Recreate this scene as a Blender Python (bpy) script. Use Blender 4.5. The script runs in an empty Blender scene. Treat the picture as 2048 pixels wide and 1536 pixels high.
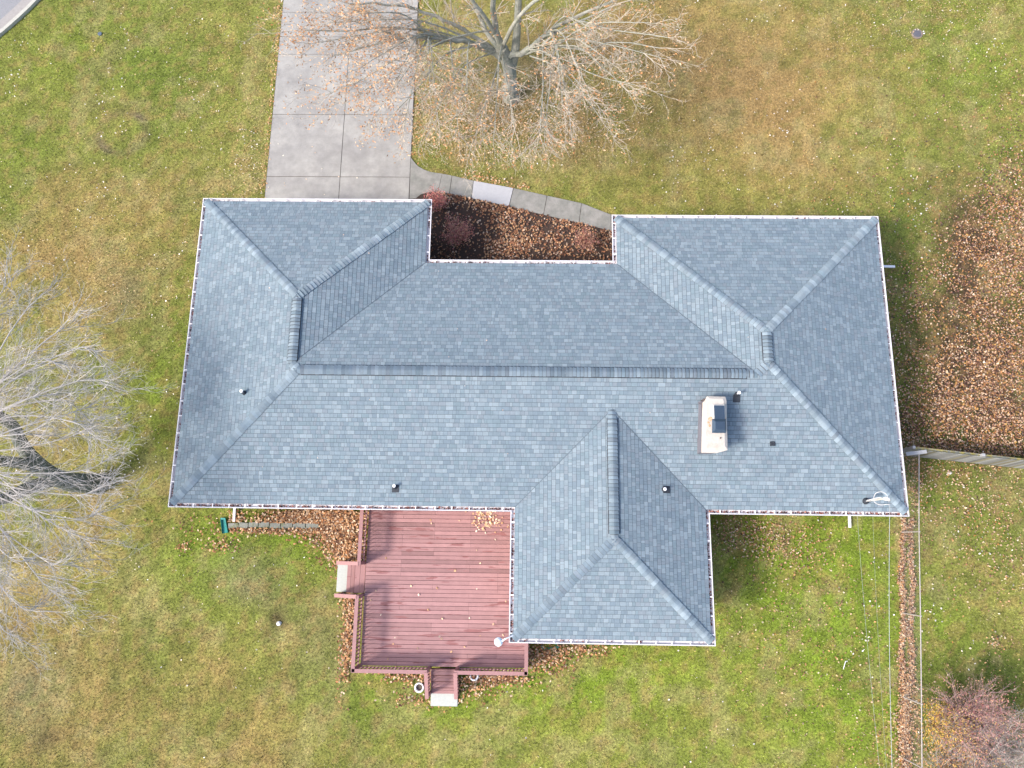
import bpy, bmesh, math, random
import numpy as np
from mathutils import Vector, Matrix
random.seed(7); rng = np.random.default_rng(11)
C = bpy.context.scene.collection
sc = bpy.context.scene
R = math.radians

# ---------------------------------------------------------------- camera
CAM_H = 27.6
def _rot():
    p, r, y = R(12.5392), R(.86375), R(.56627)
    return (Matrix.Rotation(y, 3, 'Z') @ Matrix.Rotation(p, 3, 'X') @ Matrix.Rotation(r, 3, 'Y'))
MR = _rot()
cam_data = bpy.data.cameras.new('camera'); cam = bpy.data.objects.new('camera', cam_data); C.objects.link(cam)
cam.matrix_world = Matrix.Translation((0, 0, CAM_H)) @ MR.to_4x4()
cam_data.sensor_width = 36; cam_data.lens = 36*1450/2048; cam_data.clip_end = 5000; cam_data.clip_start = .5
sc.camera = cam
def at(u, v, z=0.):                       # point of the place seen at a photo position, at height z
    d = MR @ Vector(((u-1024)/1450, -(v-768)/1450, -1)); t = (z-CAM_H)/d.z
    return Vector((d.x*t, d.y*t, z))

# ---------------------------------------------------------------- world, sun, exposure
SUN_EL, SUN_AZ = 42, 244
w = bpy.data.worlds.new('World'); sc.world = w; w.use_nodes = True
nt = w.node_tree; bg = nt.nodes['Background']
sky = nt.nodes.new('ShaderNodeTexSky'); sky.sky_type = 'NISHITA'; sky.sun_disc = False
sky.sun_elevation = R(SUN_EL); sky.sun_rotation = R(SUN_AZ); sky.dust_density = 3.; sky.air_density = 1.; sky.ozone_density = 1.
nt.links.new(sky.outputs[0], bg.inputs[0]); bg.inputs[1].default_value = .15
sl = bpy.data.lights.new('sun', 'SUN'); sl.energy = 2.0; sl.angle = R(11); sl.color = (1, .93, .85)
so = bpy.data.objects.new('sun', sl); C.objects.link(so); so.location = (-30, -20, 40)
sd = Vector((math.sin(R(SUN_AZ))*math.cos(R(SUN_EL)), math.cos(R(SUN_AZ))*math.cos(R(SUN_EL)), math.sin(R(SUN_EL))))
so.rotation_euler = sd.to_track_quat('Z', 'Y').to_euler()
sc.view_settings.view_transform = 'Standard'; sc.view_settings.look = 'None'
sc.view_settings.exposure = 1.16; sc.view_settings.gamma = 1

# ---------------------------------------------------------------- helpers
def tag(o, label=None, cat=None, group=None, kind=None):
    if label: o['label'] = label
    if cat: o['category'] = cat
    if group: o['group'] = group
    if kind: o['kind'] = kind
    return o
def empty(name, loc, label, cat, group=None):
    o = bpy.data.objects.new(name, None); o.location = loc; o.empty_display_size = .2; C.objects.link(o)
    return tag(o, label, cat, group)

def mat(name, col=(.5, .5, .5), rough=.8, nscale=0, namt=.2, attr=False, bump=0, bscale=60, metal=0, col2=None, spec=.3, stretch=None, thr=None):
    m = bpy.data.materials.new(name); m.use_nodes = True; t = m.node_tree; N = t.nodes; L = t.links
    b = N['Principled BSDF']; b.inputs['Roughness'].default_value = rough; b.inputs['Metallic'].default_value = metal
    b.inputs['Specular IOR Level'].default_value = spec
    geo = N.new('ShaderNodeNewGeometry'); pos = geo.outputs['Position']
    if stretch:
        mp = N.new('ShaderNodeMapping'); mp.inputs['Scale'].default_value = stretch; L.new(pos, mp.inputs[0]); pos = mp.outputs[0]
    if attr:
        a = N.new('ShaderNodeAttribute'); a.attribute_name = 'Col'; src = a.outputs['Color']
    else:
        rgb = N.new('ShaderNodeRGB'); rgb.outputs[0].default_value = (*col, 1); src = rgb.outputs[0]
    if col2:
        n = N.new('ShaderNodeTexNoise'); n.inputs['Scale'].default_value = nscale; n.inputs['Detail'].default_value = 6; L.new(pos, n.inputs['Vector'])
        rp = N.new('ShaderNodeValToRGB'); lo, hi = thr or (.4, .62); rp.color_ramp.elements[0].position = lo; rp.color_ramp.elements[1].position = hi
        L.new(n.outputs[0], rp.inputs[0])
        mx = N.new('ShaderNodeMix'); mx.data_type = 'RGBA'; L.new(rp.outputs[0], mx.inputs['Factor'])
        L.new(src, mx.inputs['A']); mx.inputs['B'].default_value = (*col2, 1); src = mx.outputs['Result']
    if namt:
        n = N.new('ShaderNodeTexNoise'); n.inputs['Scale'].default_value = (nscale or 8)*3; n.inputs['Detail'].default_value = 8; n.inputs['Roughness'].default_value = .7
        L.new(geo.outputs['Position'], n.inputs['Vector'])
        mr = N.new('ShaderNodeMapRange'); mr.inputs['From Min'].default_value = .3; mr.inputs['From Max'].default_value = .7
        mr.inputs['To Min'].default_value = 1-namt; mr.inputs['To Max'].default_value = 1+namt; L.new(n.outputs[0], mr.inputs[0])
        mm = N.new('ShaderNodeVectorMath'); mm.operation = 'SCALE'; L.new(src, mm.inputs[0]); L.new(mr.outputs[0], mm.inputs['Scale']); src = mm.outputs[0]
    L.new(src, b.inputs['Base Color'])
    if bump:
        n = N.new('ShaderNodeTexNoise'); n.inputs['Scale'].default_value = bscale; n.inputs['Detail'].default_value = 5; L.new(geo.outputs['Position'], n.inputs['Vector'])
        bp = N.new('ShaderNodeBump'); bp.inputs['Strength'].default_value = bump; bp.inputs['Distance'].default_value = .02
        L.new(n.outputs[0], bp.inputs['Height']); L.new(bp.outputs[0], b.inputs['Normal'])
    return m

class MB:                                   # collects faces, builds one mesh object
    def __init__(s): s.v = []; s.f = []; s.c = []; s.col = None
    def face(s, pts, col=None):
        n = len(s.v); s.v += [tuple(p) for p in pts]; s.f.append(tuple(range(n, n+len(pts)))); s.c.append(col)
    def box(s, a, b, col=None, rot=0, org=None):
        x0, y0, z0 = a; x1, y1, z1 = b; P = [Vector(p) for p in ((x0,y0,z0),(x1,y0,z0),(x1,y1,z0),(x0,y1,z0),(x0,y0,z1),(x1,y0,z1),(x1,y1,z1),(x0,y1,z1))]
        if rot:
            o = Vector(org) if org else (P[0]+P[6])/2; m = Matrix.Rotation(rot, 3, 'Z'); P = [m@(p-o)+o for p in P]
        s.hull(P, col)
    def hull(s, P, col=None):
        n = len(s.v); s.v += [tuple(p) for p in P]
        for q in ((0,3,2,1),(4,5,6,7),(0,1,5,4),(1,2,6,5),(2,3,7,6),(3,0,4,7)): s.f.append(tuple(n+i for i in q)); s.c.append(col)
    def bar(s, a, b, wd, h, col=None, up=Vector((0,0,1))):          # rectangular bar from a to b
        a = Vector(a); b = Vector(b); d = (b-a).normalized(); sx = d.cross(up)
        if sx.length < 1e-3: sx = Vector((1,0,0))
        sx.normalize(); uz = sx.cross(d).normalized(); sx = sx*wd/2; uz = uz*h/2
        s.hull([a-sx-uz, a+sx-uz, b+sx-uz, b-sx-uz, a-sx+uz, a+sx+uz, b+sx+uz, b-sx+uz], col)
    def tube(s, pts, rad, n=6, col=None, cap=True):
        pts = [Vector(p) for p in pts]; k = len(pts)
        if not hasattr(rad, '__len__'): rad = [rad]*k
        base = len(s.v); ref = Vector((0, 0, 1)) if abs((pts[-1]-pts[0]).normalized().z) < .9 else Vector((1, 0, 0))
        for i, p in enumerate(pts):
            d = (pts[min(i+1, k-1)]-pts[max(i-1, 0)]); d = d.normalized() if d.length > 1e-6 else Vector((0,0,1))
            a = d.cross(ref); a = a.normalized() if a.length > 1e-4 else Vector((1,0,0)); b = a.cross(d)
            for j in range(n):
                t = 2*math.pi*j/n; s.v.append(tuple(p+(a*math.cos(t)+b*math.sin(t))*rad[i]))
        for i in range(k-1):
            for j in range(n):
                j2 = (j+1) % n; s.f.append((base+i*n+j, base+i*n+j2, base+(i+1)*n+j2, base+(i+1)*n+j)); s.c.append(col)
        if cap:
            s.f.append(tuple(base+j for j in range(n))[::-1]); s.c.append(col)
            s.f.append(tuple(base+(k-1)*n+j for j in range(n))); s.c.append(col)
    def lathe(s, o, prof, n=20, col=None, axis=None):
        o = Vector(o); q = (Vector(axis).to_track_quat('Z', 'Y').to_matrix() if axis is not None else Matrix.Identity(3)); base = len(s.v)
        for r, z in prof:
            for j in range(n):
                t = 2*math.pi*j/n; s.v.append(tuple(o+q@Vector((r*math.cos(t), r*math.sin(t), z))))
        for i in range(len(prof)-1):
            for j in range(n):
                j2 = (j+1) % n; s.f.append((base+i*n+j, base+i*n+j2, base+(i+1)*n+j2, base+(i+1)*n+j)); s.c.append(col)
    def build(s, name, m, parent=None, smooth=False):
        me = bpy.data.meshes.new(name); me.from_pydata(s.v, [], s.f); me.materials.append(m)
        if any(c is not None for c in s.c):
            a = me.attributes.new('Col', 'FLOAT_COLOR', 'FACE')
            arr = np.ones((len(s.f), 4), np.float32)
            arr[:, :3] = [c if c is not None else (.5, .5, .5) for c in s.c]; a.data.foreach_set('color', arr.ravel())
        if smooth: me.polygons.foreach_set('use_smooth', [True]*len(s.f))
        me.update(); o = bpy.data.objects.new(name, me); C.objects.link(o)
        if parent:
            o.parent = parent
            if parent.type == 'EMPTY': o.matrix_parent_inverse = Matrix.Translation(-Vector(parent.location))
        return o

def np_mesh(name, V, F, m, cols=None, parent=None):
    me = bpy.data.meshes.new(name); k = F.shape[1]; n = len(F)
    me.vertices.add(len(V)); me.vertices.foreach_set('co', V.astype(np.float32).ravel())
    me.loops.add(n*k); me.loops.foreach_set('vertex_index', F.astype(np.int32).ravel())
    me.polygons.add(n); me.polygons.foreach_set('loop_start', np.arange(0, n*k, k, dtype=np.int32)); me.polygons.foreach_set('loop_total', np.full(n, k, np.int32))
    me.update(calc_edges=True); me.materials.append(m)
    if cols is not None:
        dom = 'FACE' if len(cols) == n else 'POINT'
        a = me.attributes.new('Col', 'FLOAT_COLOR', dom); arr = np.ones((len(cols), 4), np.float32); arr[:, :3] = cols
        a.data.foreach_set('color', arr.ravel())
    o = bpy.data.objects.new(name, me); C.objects.link(o)
    if parent:
        o.parent = parent
        if parent.type == 'EMPTY': o.matrix_parent_inverse = Matrix.Translation(-Vector(parent.location))
    return o

_lat = {}
def vnoise(x, y, s, seed):                 # value noise 0..1, feature size s
    if seed not in _lat: _lat[seed] = np.random.default_rng(seed).random((128, 128))
    g = _lat[seed]; x = x/s+37.3; y = y/s+51.7; xi = np.floor(x).astype(int); yi = np.floor(y).astype(int)
    fx = x-xi; fy = y-yi; fx = fx*fx*(3-2*fx); fy = fy*fy*(3-2*fy); a = lambda i, j: g[(xi+i) % 128, (yi+j) % 128]
    return (a(0,0)*(1-fx)+a(1,0)*fx)*(1-fy)+(a(0,1)*(1-fx)+a(1,1)*fx)*fy
def fbm(x, y, s, seed, o=4):
    r = 0; t = 0; a = 1
    for i in range(o): r = r+a*vnoise(x, y, s/2**i, seed+i); t += a; a *= .55
    return r/t
def inpoly(x, y, P):
    r = np.zeros(len(x), bool); n = len(P)
    for i in range(n):
        x0, y0 = P[i][:2]; x1, y1 = P[(i+1) % n][:2]
        if y0 == y1: continue
        c = ((y0 > y) != (y1 > y)) & (x < (x1-x0)*(y-y0)/(y1-y0)+x0); r ^= c
    return r

# ---------------------------------------------------------------- plan of the place (metres)
x0, x1, x2, x3, x4, x5 = -12.188, -3.535, 3.185, 13.01, 6.312, -.432
y0, y1, y2, y3, y5 = 12.627, 10.22, 12.043, 1.115, -3.127
ZE = 2.6; SL = .3134
EAVE = [(x0,y0),(x1,y0),(x1,y1),(x2,y1),(x2,y2),(x3,y2),(x3,y3),(x4,y3),(x4,y5),(x5,y5),(x5,y3),(x0,y3)]   # clockwise
def inset(t):
    n = len(EAVE); out = []
    for i in range(n):
        a, b, c = EAVE[i-1], EAVE[i], EAVE[(i+1) % n]
        def nrm(p, q):
            dx, dy = q[0]-p[0], q[1]-p[1]; l = math.hypot(dx, dy); return (dy/l, -dx/l)     # inward for clockwise
        n1, n2 = nrm(a, b), nrm(b, c); out.append((b[0]+t*(n1[0]+n2[0]), b[1]+t*(n1[1]+n2[1])))
    return out
WALLP = inset(.55)
DRIVE = [(-10.87, 60), (-10.87, 12.9), (-4.86, 12.9), (-4.86, 60)]
PATH_UP = [at(*p) for p in ((822,316),(828,324),(836,333),(848,340),(862,345),(884,348),(904,352),(947,362),(1027,377),(1094,392),(1163,407),(1222,430),(1262,440))]
PATH_LO = [at(*p) for p in ((819,398),(826,397.5),(832,397),(842,389),(858,385),(876,385),(899,388),(943,397),(1018,413),(1087,430),(1158,446),(1222,462),(1262,472))]
PATH = [(p.x, p.y) for p in PATH_UP]+[(p.x, p.y) for p in PATH_LO[::-1]]
BED = [(p.x, p.y) for p in PATH_LO[1:]]+[(3.9, 9.5), (-4.1, 9.5), (-4.1, 13.4)]
DECKP = [(-5.7, 1.7), (-5.7, -4.2), (.14, -4.2), (.14, -2.6), (-.0, -2.6), (-.0, 1.7)]
SC = at(-420, -330)                                                # centre of the street curve
def ring(r, n=64): return [(SC.x+r*math.cos(2*math.pi*i/n), SC.y+r*math.sin(2*math.pi*i/n)) for i in range(n)]
_k = at(50, 28); RK = math.hypot(_k.x-SC.x, _k.y-SC.y)              # kerb radius

# ---------------------------------------------------------------- lawn colour
GREEN = np.array((.155,.200,.038)); VIVID = np.array((.185,.260,.030)); OLIVE = np.array((.265,.245,.072)); BROWN = np.array((.350,.232,.100))
TAN = np.array((.340,.285,.135)); LIME = np.array((.262,.300,.052)); SHADE_GREEN = np.array((.060,.085,.022)); SOIL = np.array((.085,.055,.038)); GREY = np.array((.205,.185,.115))
BL = [  # u, v, ru, rv, colour, weight
 (1430,110,400,170,BROWN,1.2),(1480,190,330,140,BROWN,1.2),(1620,290,200,110,BROWN,.8),(1270,60,190,130,BROWN,.9),(1560,60,160,90,BROWN,.5),(1330,180,120,120,BROWN,.5),(1530,30,200,60,OLIVE,.4),(1050,230,220,110,TAN,.55),(1000,250,150,100,BROWN,.7),(950,150,110,130,TAN,.7),(1150,230,120,80,BROWN,.5),
 (1080,300,120,50,TAN,.4),(1350,330,170,70,OLIVE,.6),(1500,400,260,30,OLIVE,.6),(1320,230,60,60,GREEN,.35),
 (1920,170,170,240,GREEN,.7),(1930,90,100,80,VIVID,.3),(1800,300,60,150,GREEN,.6),(1700,250,60,100,OLIVE,.6),(1850,260,120,90,OLIVE,.35),
 (330,140,130,110,GREEN,.8),(120,120,110,100,VIVID,.35),(430,60,110,60,OLIVE,.5),(470,200,70,200,OLIVE,.5),(30,330,60,90,VIVID,.5),(230,225,80,50,OLIVE,.5),
 (200,390,260,70,BROWN,.45),(110,520,200,90,BROWN,.6),(180,620,140,80,BROWN,.5),(60,760,120,160,TAN,.3),(330,420,60,50,BROWN,.3),(500,330,40,80,TAN,.35),
 (340,650,70,120,GREEN,.5),(310,830,40,130,VIVID,.45),(250,600,60,60,GREY,.4),(90,890,80,60,BROWN,.45),(230,960,80,60,OLIVE,.4),(200,1040,80,50,BROWN,.4),
 (60,1150,160,120,BROWN,.35),(300,1150,90,80,TAN,.45),(420,1100,110,60,VIVID,.8),(560,1080,90,50,VIVID,.8),(600,1140,60,70,VIVID,.65),(420,1210,90,80,VIVID,.6),(500,1150,60,40,GREY,.8),(545,1190,50,20,GREY,.6),
 (250,1330,160,90,OLIVE,.5),(300,1400,200,90,BROWN,.6),(520,1500,260,50,BROWN,.5),(60,1250,120,120,BROWN,.4),(330,1420,110,70,BROWN,.4),(480,1440,120,80,BROWN,.6),(150,1500,200,60,BROWN,.25),(60,1380,60,60,GREY,.5),(600,1500,140,60,BROWN,.3),(570,1250,120,60,OLIVE,.4),
 (640,1300,60,90,GREY,.45),(1000,1430,320,90,LIME,.75),(1300,1450,300,110,LIME,.8),(1600,1440,160,120,LIME,.6),(1350,1390,200,60,VIVID,.4),(760,1400,120,50,GREEN,.75),(820,1420,90,30,VIVID,.5),(1000,1400,200,50,VIVID,.75),(1150,1360,120,50,VIVID,.75),(1300,1350,160,60,VIVID,.5),
 (900,1500,250,40,OLIVE,.4),(1250,1470,200,50,OLIVE,.3),(1500,1440,140,70,OLIVE,.35),(1480,1330,90,70,OLIVE,.45),(1450,1120,80,120,VIVID,.6),(1560,1180,110,130,VIVID,.8),(1680,1250,90,200,VIVID,.85),(1700,1100,90,80,VIVID,.8),
 (1620,1400,120,100,VIVID,.45),(1900,1180,140,110,GREEN,.6),(1960,1130,110,60,OLIVE,.5),(1900,1280,140,60,VIVID,.6),(2010,1230,70,60,OLIVE,.6),(1900,980,150,60,GREEN,.7),(1960,1350,120,50,SHADE_GREEN,.75),  # last blob: shadow of the corner shrubs painted into the grass colour
 (1815,450,30,80,GREEN,.5),(1830,620,50,200,GREEN,.85),(1840,860,80,40,SHADE_GREEN,.8),(1990,880,130,25,SHADE_GREEN,.8),(1985,600,110,230,SOIL,1.2),(1940,760,110,140,SOIL,1.2),(1940,890,160,30,SHADE_GREEN,.9),(1815,1250,6,400,TAN,.8),(245,265,64,50,TAN,.0)]  # darkest green blobs: shadow behind the wooden fence painted into the lawn
def lawn_col(x, y):
    n1 = fbm(x, y, 4.5, 101)[:, None]; n2 = fbm(x, y, 1.3, 211)[:, None]; n3 = fbm(x, y, 2.6, 307)[:, None]; n4 = fbm(x, y, .5, 401, 3)[:, None]
    c = OLIVE*(1-n1)+GREEN*n1
    for u, v, ru, rv, k, wt in BL:
        p = at(u, v); sx, sy = ru/50, rv/50*1.05
        d = ((x-p.x)/sx)**2+((y-p.y)/sy)**2
        g = (np.exp(-d*.9)*wt)[:, None]; g = np.clip(g*(1+(n2-.5)*1.3+(n3-.5)*1.2), 0, 1); c = c*(1-g)+k*g
    n5 = fbm(x, y, .9, 1501, 5)[:, None]; n6 = fbm(x, y, .28, 1601, 3)[:, None]
    t = np.clip((n5-.55)*5, 0, .45); c = c*(1-t)+TAN*t
    t = np.clip((.43-n3)*5*(n5+.4), 0, .36); c = c*(1-t)+GREEN*.85*t
    t = np.clip((n6-.56)*5, 0, .4); c = c*(1-t)+BROWN*.9*t
    t = np.clip((.42-n6)*5, 0, .28); c = c*(1-t)+GREEN*.7*t
    # old tree ring
    p = at(245, 265); d = np.hypot(x-p.x, (y-p.y)*1.02); th_ = np.arctan2(y-p.y, x-p.x); a = np.exp(-((d-1.0)/.18)**2)*(np.exp(-((th_+2.5)/.65)**2)+.5*np.exp(-((th_-.95)/.4)**2)+.3)*(.3+1.0*vnoise(x, y, .6, 77))
    a = np.clip(a, 0, .85)[:, None]; c = c*(1-a)+np.array((.17,.12,.095))*a
    for u, v, r in ((90,1480,.5),(1020,200,.7),(196,968,.6),(558,1247,.25),(555,1235,.3)):
        q = at(u, v); a = (np.exp(-((x-q.x)**2+(y-q.y)**2)/r**2)*.55)[:, None]; c = c*(1-a)+SOIL*a
    c = c*np.array((.97,.985,.93))*(1+.035*np.sin(x*5.6+.5*np.sin(y*.4)))[:, None]
    return c*(.62+.5*n4+.26*fbm(x, y, .16, 1701, 2)[:, None])

m_lawn = mat('lawn_soil', attr=True, rough=.95, nscale=4, namt=.6, bump=.8, bscale=40, spec=.1)
def build_ground():
    xs = np.concatenate([[-1500,-600,-250,-140], np.arange(-90, -27.5, .9), np.arange(-27, 27.01, .13), np.arange(28, 90, .9), [140,250,600,1500]])
    ys = np.concatenate([[-1500,-600,-250,-120], np.arange(-60, -11.5, .9), np.arange(-11, 27.01, .13), np.arange(28, 110, .9), [160,250,600,1500]])
    X, Y = np.meshgrid(xs, ys); x = X.ravel(); y = Y.ravel(); z = np.zeros_like(x)
    near = (np.abs(x) < 28) & (y > -12) & (y < 28); z[near] = (fbm(x[near], y[near], 1.2, 900)-.5)*.03
    V = np.stack([x, y, z-.015], 1); nx = len(xs); i, j = np.meshgrid(np.arange(nx-1), np.arange(len(ys)-1)); a = (j*nx+i).ravel()
    F = np.stack([a, a+1, a+nx+1, a+nx], 1)
    np_mesh('ground', V, F, m_lawn, lawn_col(x, y)*.85)['kind'] = 'structure'
build_ground()

# ---------------------------------------------------------------- paving
m_conc = mat('driveway_concrete', (.330,.318,.296), .85, .9, .15, bump=.3, bscale=120, col2=(.25,.241,.23), thr=(.35,.7))
m_path = mat('path_concrete', (.268,.258,.238), .9, 2., .15, bump=.3, bscale=120, col2=(.20,.20,.18), thr=(.4,.7))
m_new = mat('new_slab_concrete', (.40,.40,.415), .8, 3, .06, bump=.1, bscale=120)
m_kerb = mat('kerb_concrete', (.42,.41,.36), .85, 3, .15)
m_gut = mat('gutter_pan_concrete', (.30,.28,.265), .85, 3, .12)
m_asph = mat('asphalt', (.235,.235,.245), .9, 6, .15, bump=.3, bscale=150)
def slab(mb, P, z0, z1):
    n = len(P); A = sum(P[i][0]*P[(i+1)%n][1]-P[(i+1)%n][0]*P[i][1] for i in range(n))
    if A < 0: P = P[::-1]
    mb.face([(p[0], p[1], z1) for p in P])
    for i in range(n):
        a, b = P[i], P[(i+1) % n]; mb.face([(a[0],a[1],z0),(b[0],b[1],z0),(b[0],b[1],z1),(a[0],a[1],z1)])
mb = MB(); js = [12.95, 14.92, 17.82, 20.75, 21.62, 22.86, 26, 29, 32, 36]; XM = -7.78; g = .012
for a, b in zip(js, js[1:]):
    for xa, xb in ((-10.87, XM), (XM, -4.86)):
        dz = rng.uniform(-.002, .002); slab(mb, [(xa+g, a+g), (xb-g, a+g), (xb-g, b-g), (xa+g, b-g)], -.05, .035+dz)
o = mb.build('driveway', m_conc); o['kind'] = 'structure'
mb = MB(); mb.box((-10.88, 12.93, -.06), (-4.85, 36, .018)); o = mb.build('driveway_joints', mat('joint_dirt', (.10,.085,.07), .95, 9, .3)); o['kind'] = 'structure'
mb = MB(); mn = MB()
for i in range(len(PATH_UP)-1):
    a, b, c, d = PATH_LO[i], PATH_LO[i+1], PATH_UP[i+1], PATH_UP[i]; tgt = mn if i == 7 else mb; e = .012
    jn = i in (5, 6, 7, 8, 9, 10)
    def mix(p, q, t): return (p.x+(q.x-p.x)*t, p.y+(q.y-p.y)*t)
    L = (b-a).length or 1; e0 = e/L if (jn) else 0; e1 = e/L if jn else 0
    slab(tgt, [mix(a,b,e0), mix(a,b,1-e1), mix(d,c,1-e1), mix(d,c,e0)], -.05, .03 if tgt is mb else .036)
o = mb.build('front_path', m_path); o['kind'] = 'structure'
o = mn.build('path_new_slab', m_new); o['kind'] = 'structure'
mb = MB(); slab(mb, PATH, -.06, .012); o = mb.build('path_joints', bpy.data.materials['joint_dirt']); o['kind'] = 'structure'
# street at the corner
def annulus(name, r0, r1, z, m, n=160):
    mb = MB()
    for i in range(n):
        a, b = 2*math.pi*i/n, 2*math.pi*(i+1)/n
        P = lambda r, t, zz: (SC.x+r*math.cos(t), SC.y+r*math.sin(t), zz)
        mb.face([P(r0,a,z),P(r1,a,z),P(r1,b,z),P(r0,b,z)]); mb.face([P(r1,a,-.1),P(r1,b,-.1),P(r1,b,z),P(r1,a,z)]); 
        if r0 > 0: mb.face([P(r0,a,z),P(r0,b,z),P(r0,b,-.1),P(r0,a,-.1)])
    o = mb.build(name, m); o['kind'] = 'structure'
annulus('street', 0, RK-.62, .014, m_asph); annulus('kerb_gutter', RK-.615, RK-.11, .02, m_gut); annulus('kerb', RK-.105, RK+.05, .13, m_kerb)

# ---------------------------------------------------------------- house
house = empty('house', (0, 5, 0), 'long single storey house with blue grey hipped shingle roof and white gutters', 'house')
m_wall = mat('brick_wall', (.32,.20,.15), .9, 5, .25); m_white = mat('white_trim', (.78,.76,.78), .45, 6, .05)
m_dark = mat('dark_void', (.02,.02,.02), .9, namt=0)
def ccw(P): return P[::-1]
mb = MB(); W = WALLP
for i in range(len(W)):
    a, b = W[i], W[(i+1) % len(W)]; mb.face([(a[0],a[1],-.1),(a[0],a[1],2.5),(b[0],b[1],2.5),(b[0],b[1],-.1)])
mb.build('wall', m_wall, house)
I = inset(.150); mb = MB()
for i in range(12):
    a, b = I[i], I[(i+1) % 12]; c, d = inset(.145)[i], inset(.145)[(i+1) % 12]; wa, wb = WALLP[i], WALLP[(i+1) % 12]
    mb.face([(a[0],a[1],2.40),(a[0],a[1],2.61),(b[0],b[1],2.61),(b[0],b[1],2.40)]); mb.face([(a[0],a[1],2.40),(b[0],b[1],2.40),(wb[0],wb[1],2.40),(wa[0],wa[1],2.40)])
mb.build('fascia_soffit', m_white, house)
# garage door, front door and windows (under the eaves)
m_glass = mat('window_glass', (.05,.06,.07), .08, namt=0, spec=.6)
def opening(kind, cx, cy, ax, wd, z0, z1):
    nx, ny = {'n':(0,1),'s':(0,-1),'e':(1,0),'w':(-1,0)}[ax]; tx, ty = (1,0) if nx == 0 else (0,1)
    def bx(u0, u1, za, zb, t0, t1):
        m = MB(); a = (cx+tx*u0+nx*t0, cy+ty*u0+ny*t0); b = (cx+tx*u1+nx*t1, cy+ty*u1+ny*t1)
        m.box((min(a[0],b[0]), min(a[1],b[1]), za), (max(a[0],b[0]), max(a[1],b[1]), zb)); return m
    if kind == 'window':
        f = bx(-wd/2-.06, wd/2+.06, z0-.06, z1+.06, -.02, .03).build('window', m_white, house); bx(-wd/2, -.03, z0, z1, .0, .036).build('pane', m_glass, f); bx(.03, wd/2, z0, z1, .0, .036).build('pane', m_glass, f)
    elif kind == 'garage_door':
        f = bx(-wd/2, wd/2, z0, z1, -.02, .03).build('garage_door', m_white, house)
        for k in range(1, 4): bx(-wd/2, wd/2, z0+(z1-z0)*k/4-.01, z0+(z1-z0)*k/4+.01, 0, .034).build('panel_groove', m_dark, f)
    else:
        f = bx(-wd/2, wd/2, z0, z1, -.02, .04).build('door', mat('door_paint', (.15,.05,.04), .5), house); bx(wd/2-.12, wd/2-.07, 1., 1.06, .03, .09).build('handle', m_white, f)
wi = .55
opening('garage_door', -7.86, y0-wi, 'n', 4.9, .04, 2.15); opening('door', .2, y1-wi, 'n', .95, .05, 2.1); opening('window', -1.9, y1-wi, 'n', 1.5, .9, 2.05); opening('window', 2., y1-wi, 'n', 1.1, .9, 2.05)
opening('window', 8.2, y2-wi, 'n', 2., .9, 2.05); opening('window', x0+wi, 6, 'w', 1.4, .9, 2.05); opening('window', x3-wi, 8.5, 'e', 1.4, .9, 2.05); opening('window', x3-wi, 4.5, 'e', 1.4, .9, 2.05)
opening('window', 3., y5+wi, 's', 2., .9, 2.05); opening('window', 9.2, y3+wi, 's', 1.6, .9, 2.05); opening('door', -3., y3+wi, 's', 1.6, .63, 2.3); opening('window', -9.2, y3+wi, 's', 1.4, .9, 2.05)

# roof: every slope is covered with real overlapping shingle tabs
G = .145
ax0, ax1, ax2, ax3, ax4, ax5 = x0+G, x1-G, x2+G, x3-G, x4-G, x5+G
ay0, ay1, ay2, ay3, ay5 = y0-G, y1-G, y2-G, y3+G, y5+G
w1 = (ax1-ax0)/2; w2 = (ax3-ax2)/2; w3 = (ax4-ax5)/2; dd = (ay1-ay3)/2; yr = ay3+dd; xa = ax0+w1; xb = ax3-w2; xs3 = ax5+w3
ZR = ZE+.04
PW = Vector((xa, ay0-w1)); PV = Vector((xa, ay1-w1)); PL = Vector((ax0+dd, yr)); PR = Vector((ax2+dd, yr)); PE = Vector((xb, ay3+w2)); PF = Vector((xb, ay2-w2))
PS = Vector((xs3, ay3+w3)); PT = Vector((xs3, ay5+w3)); V2 = Vector
NRM = {}
planes = [  # (eave point, direction pointing uphill, convex plan polygons)
 ('W', (ax0, 0), (1, 0), [[(ax0,ay3),(ax0,ay0),PW,PV], [(ax0,ay3),PV,PL]]),
 ('N1', (0, ay0), (0, -1), [[(ax0,ay0),(ax1,ay0),PW]]),
 ('E1', (ax1, 0), (-1, 0), [[(ax1,ay0),(ax1,ay1),PV,PW]]),
 ('N', (0, ay1), (0, -1), [[(ax1,ay1),(ax2,ay1),PR,PL,PV]]),
 ('W2', (ax2, 0), (1, 0), [[(ax2,ay1),(ax2,ay2),PF,PE,PR]]),
 ('N2', (0, ay2), (0, -1), [[(ax2,ay2),(ax3,ay2),PF]]),
 ('E', (ax3, 0), (-1, 0), [[(ax3,ay2),(ax3,ay3),PE,PF]]),
 ('S', (0, ay3), (0, 1), [[(ax0,ay3),(ax5,ay3),PS,(xs3,yr),PL], [(ax4,ay3),(PR.x,ay3),PR,(xs3,yr),PS], [(PR.x,ay3),(ax3,ay3),PE,PR]]),
 ('W3', (ax5, 0), (1, 0), [[(ax5,ay5),(ax5,ay3),PS,PT]]),
 ('E3', (ax4, 0), (-1, 0), [[(ax4,ay5),(ax4,ay3),PS,PT]]),
 ('S3', (0, ay5), (0, 1), [[(ax5,ay5),(ax4,ay5),PT]]),
]
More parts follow.
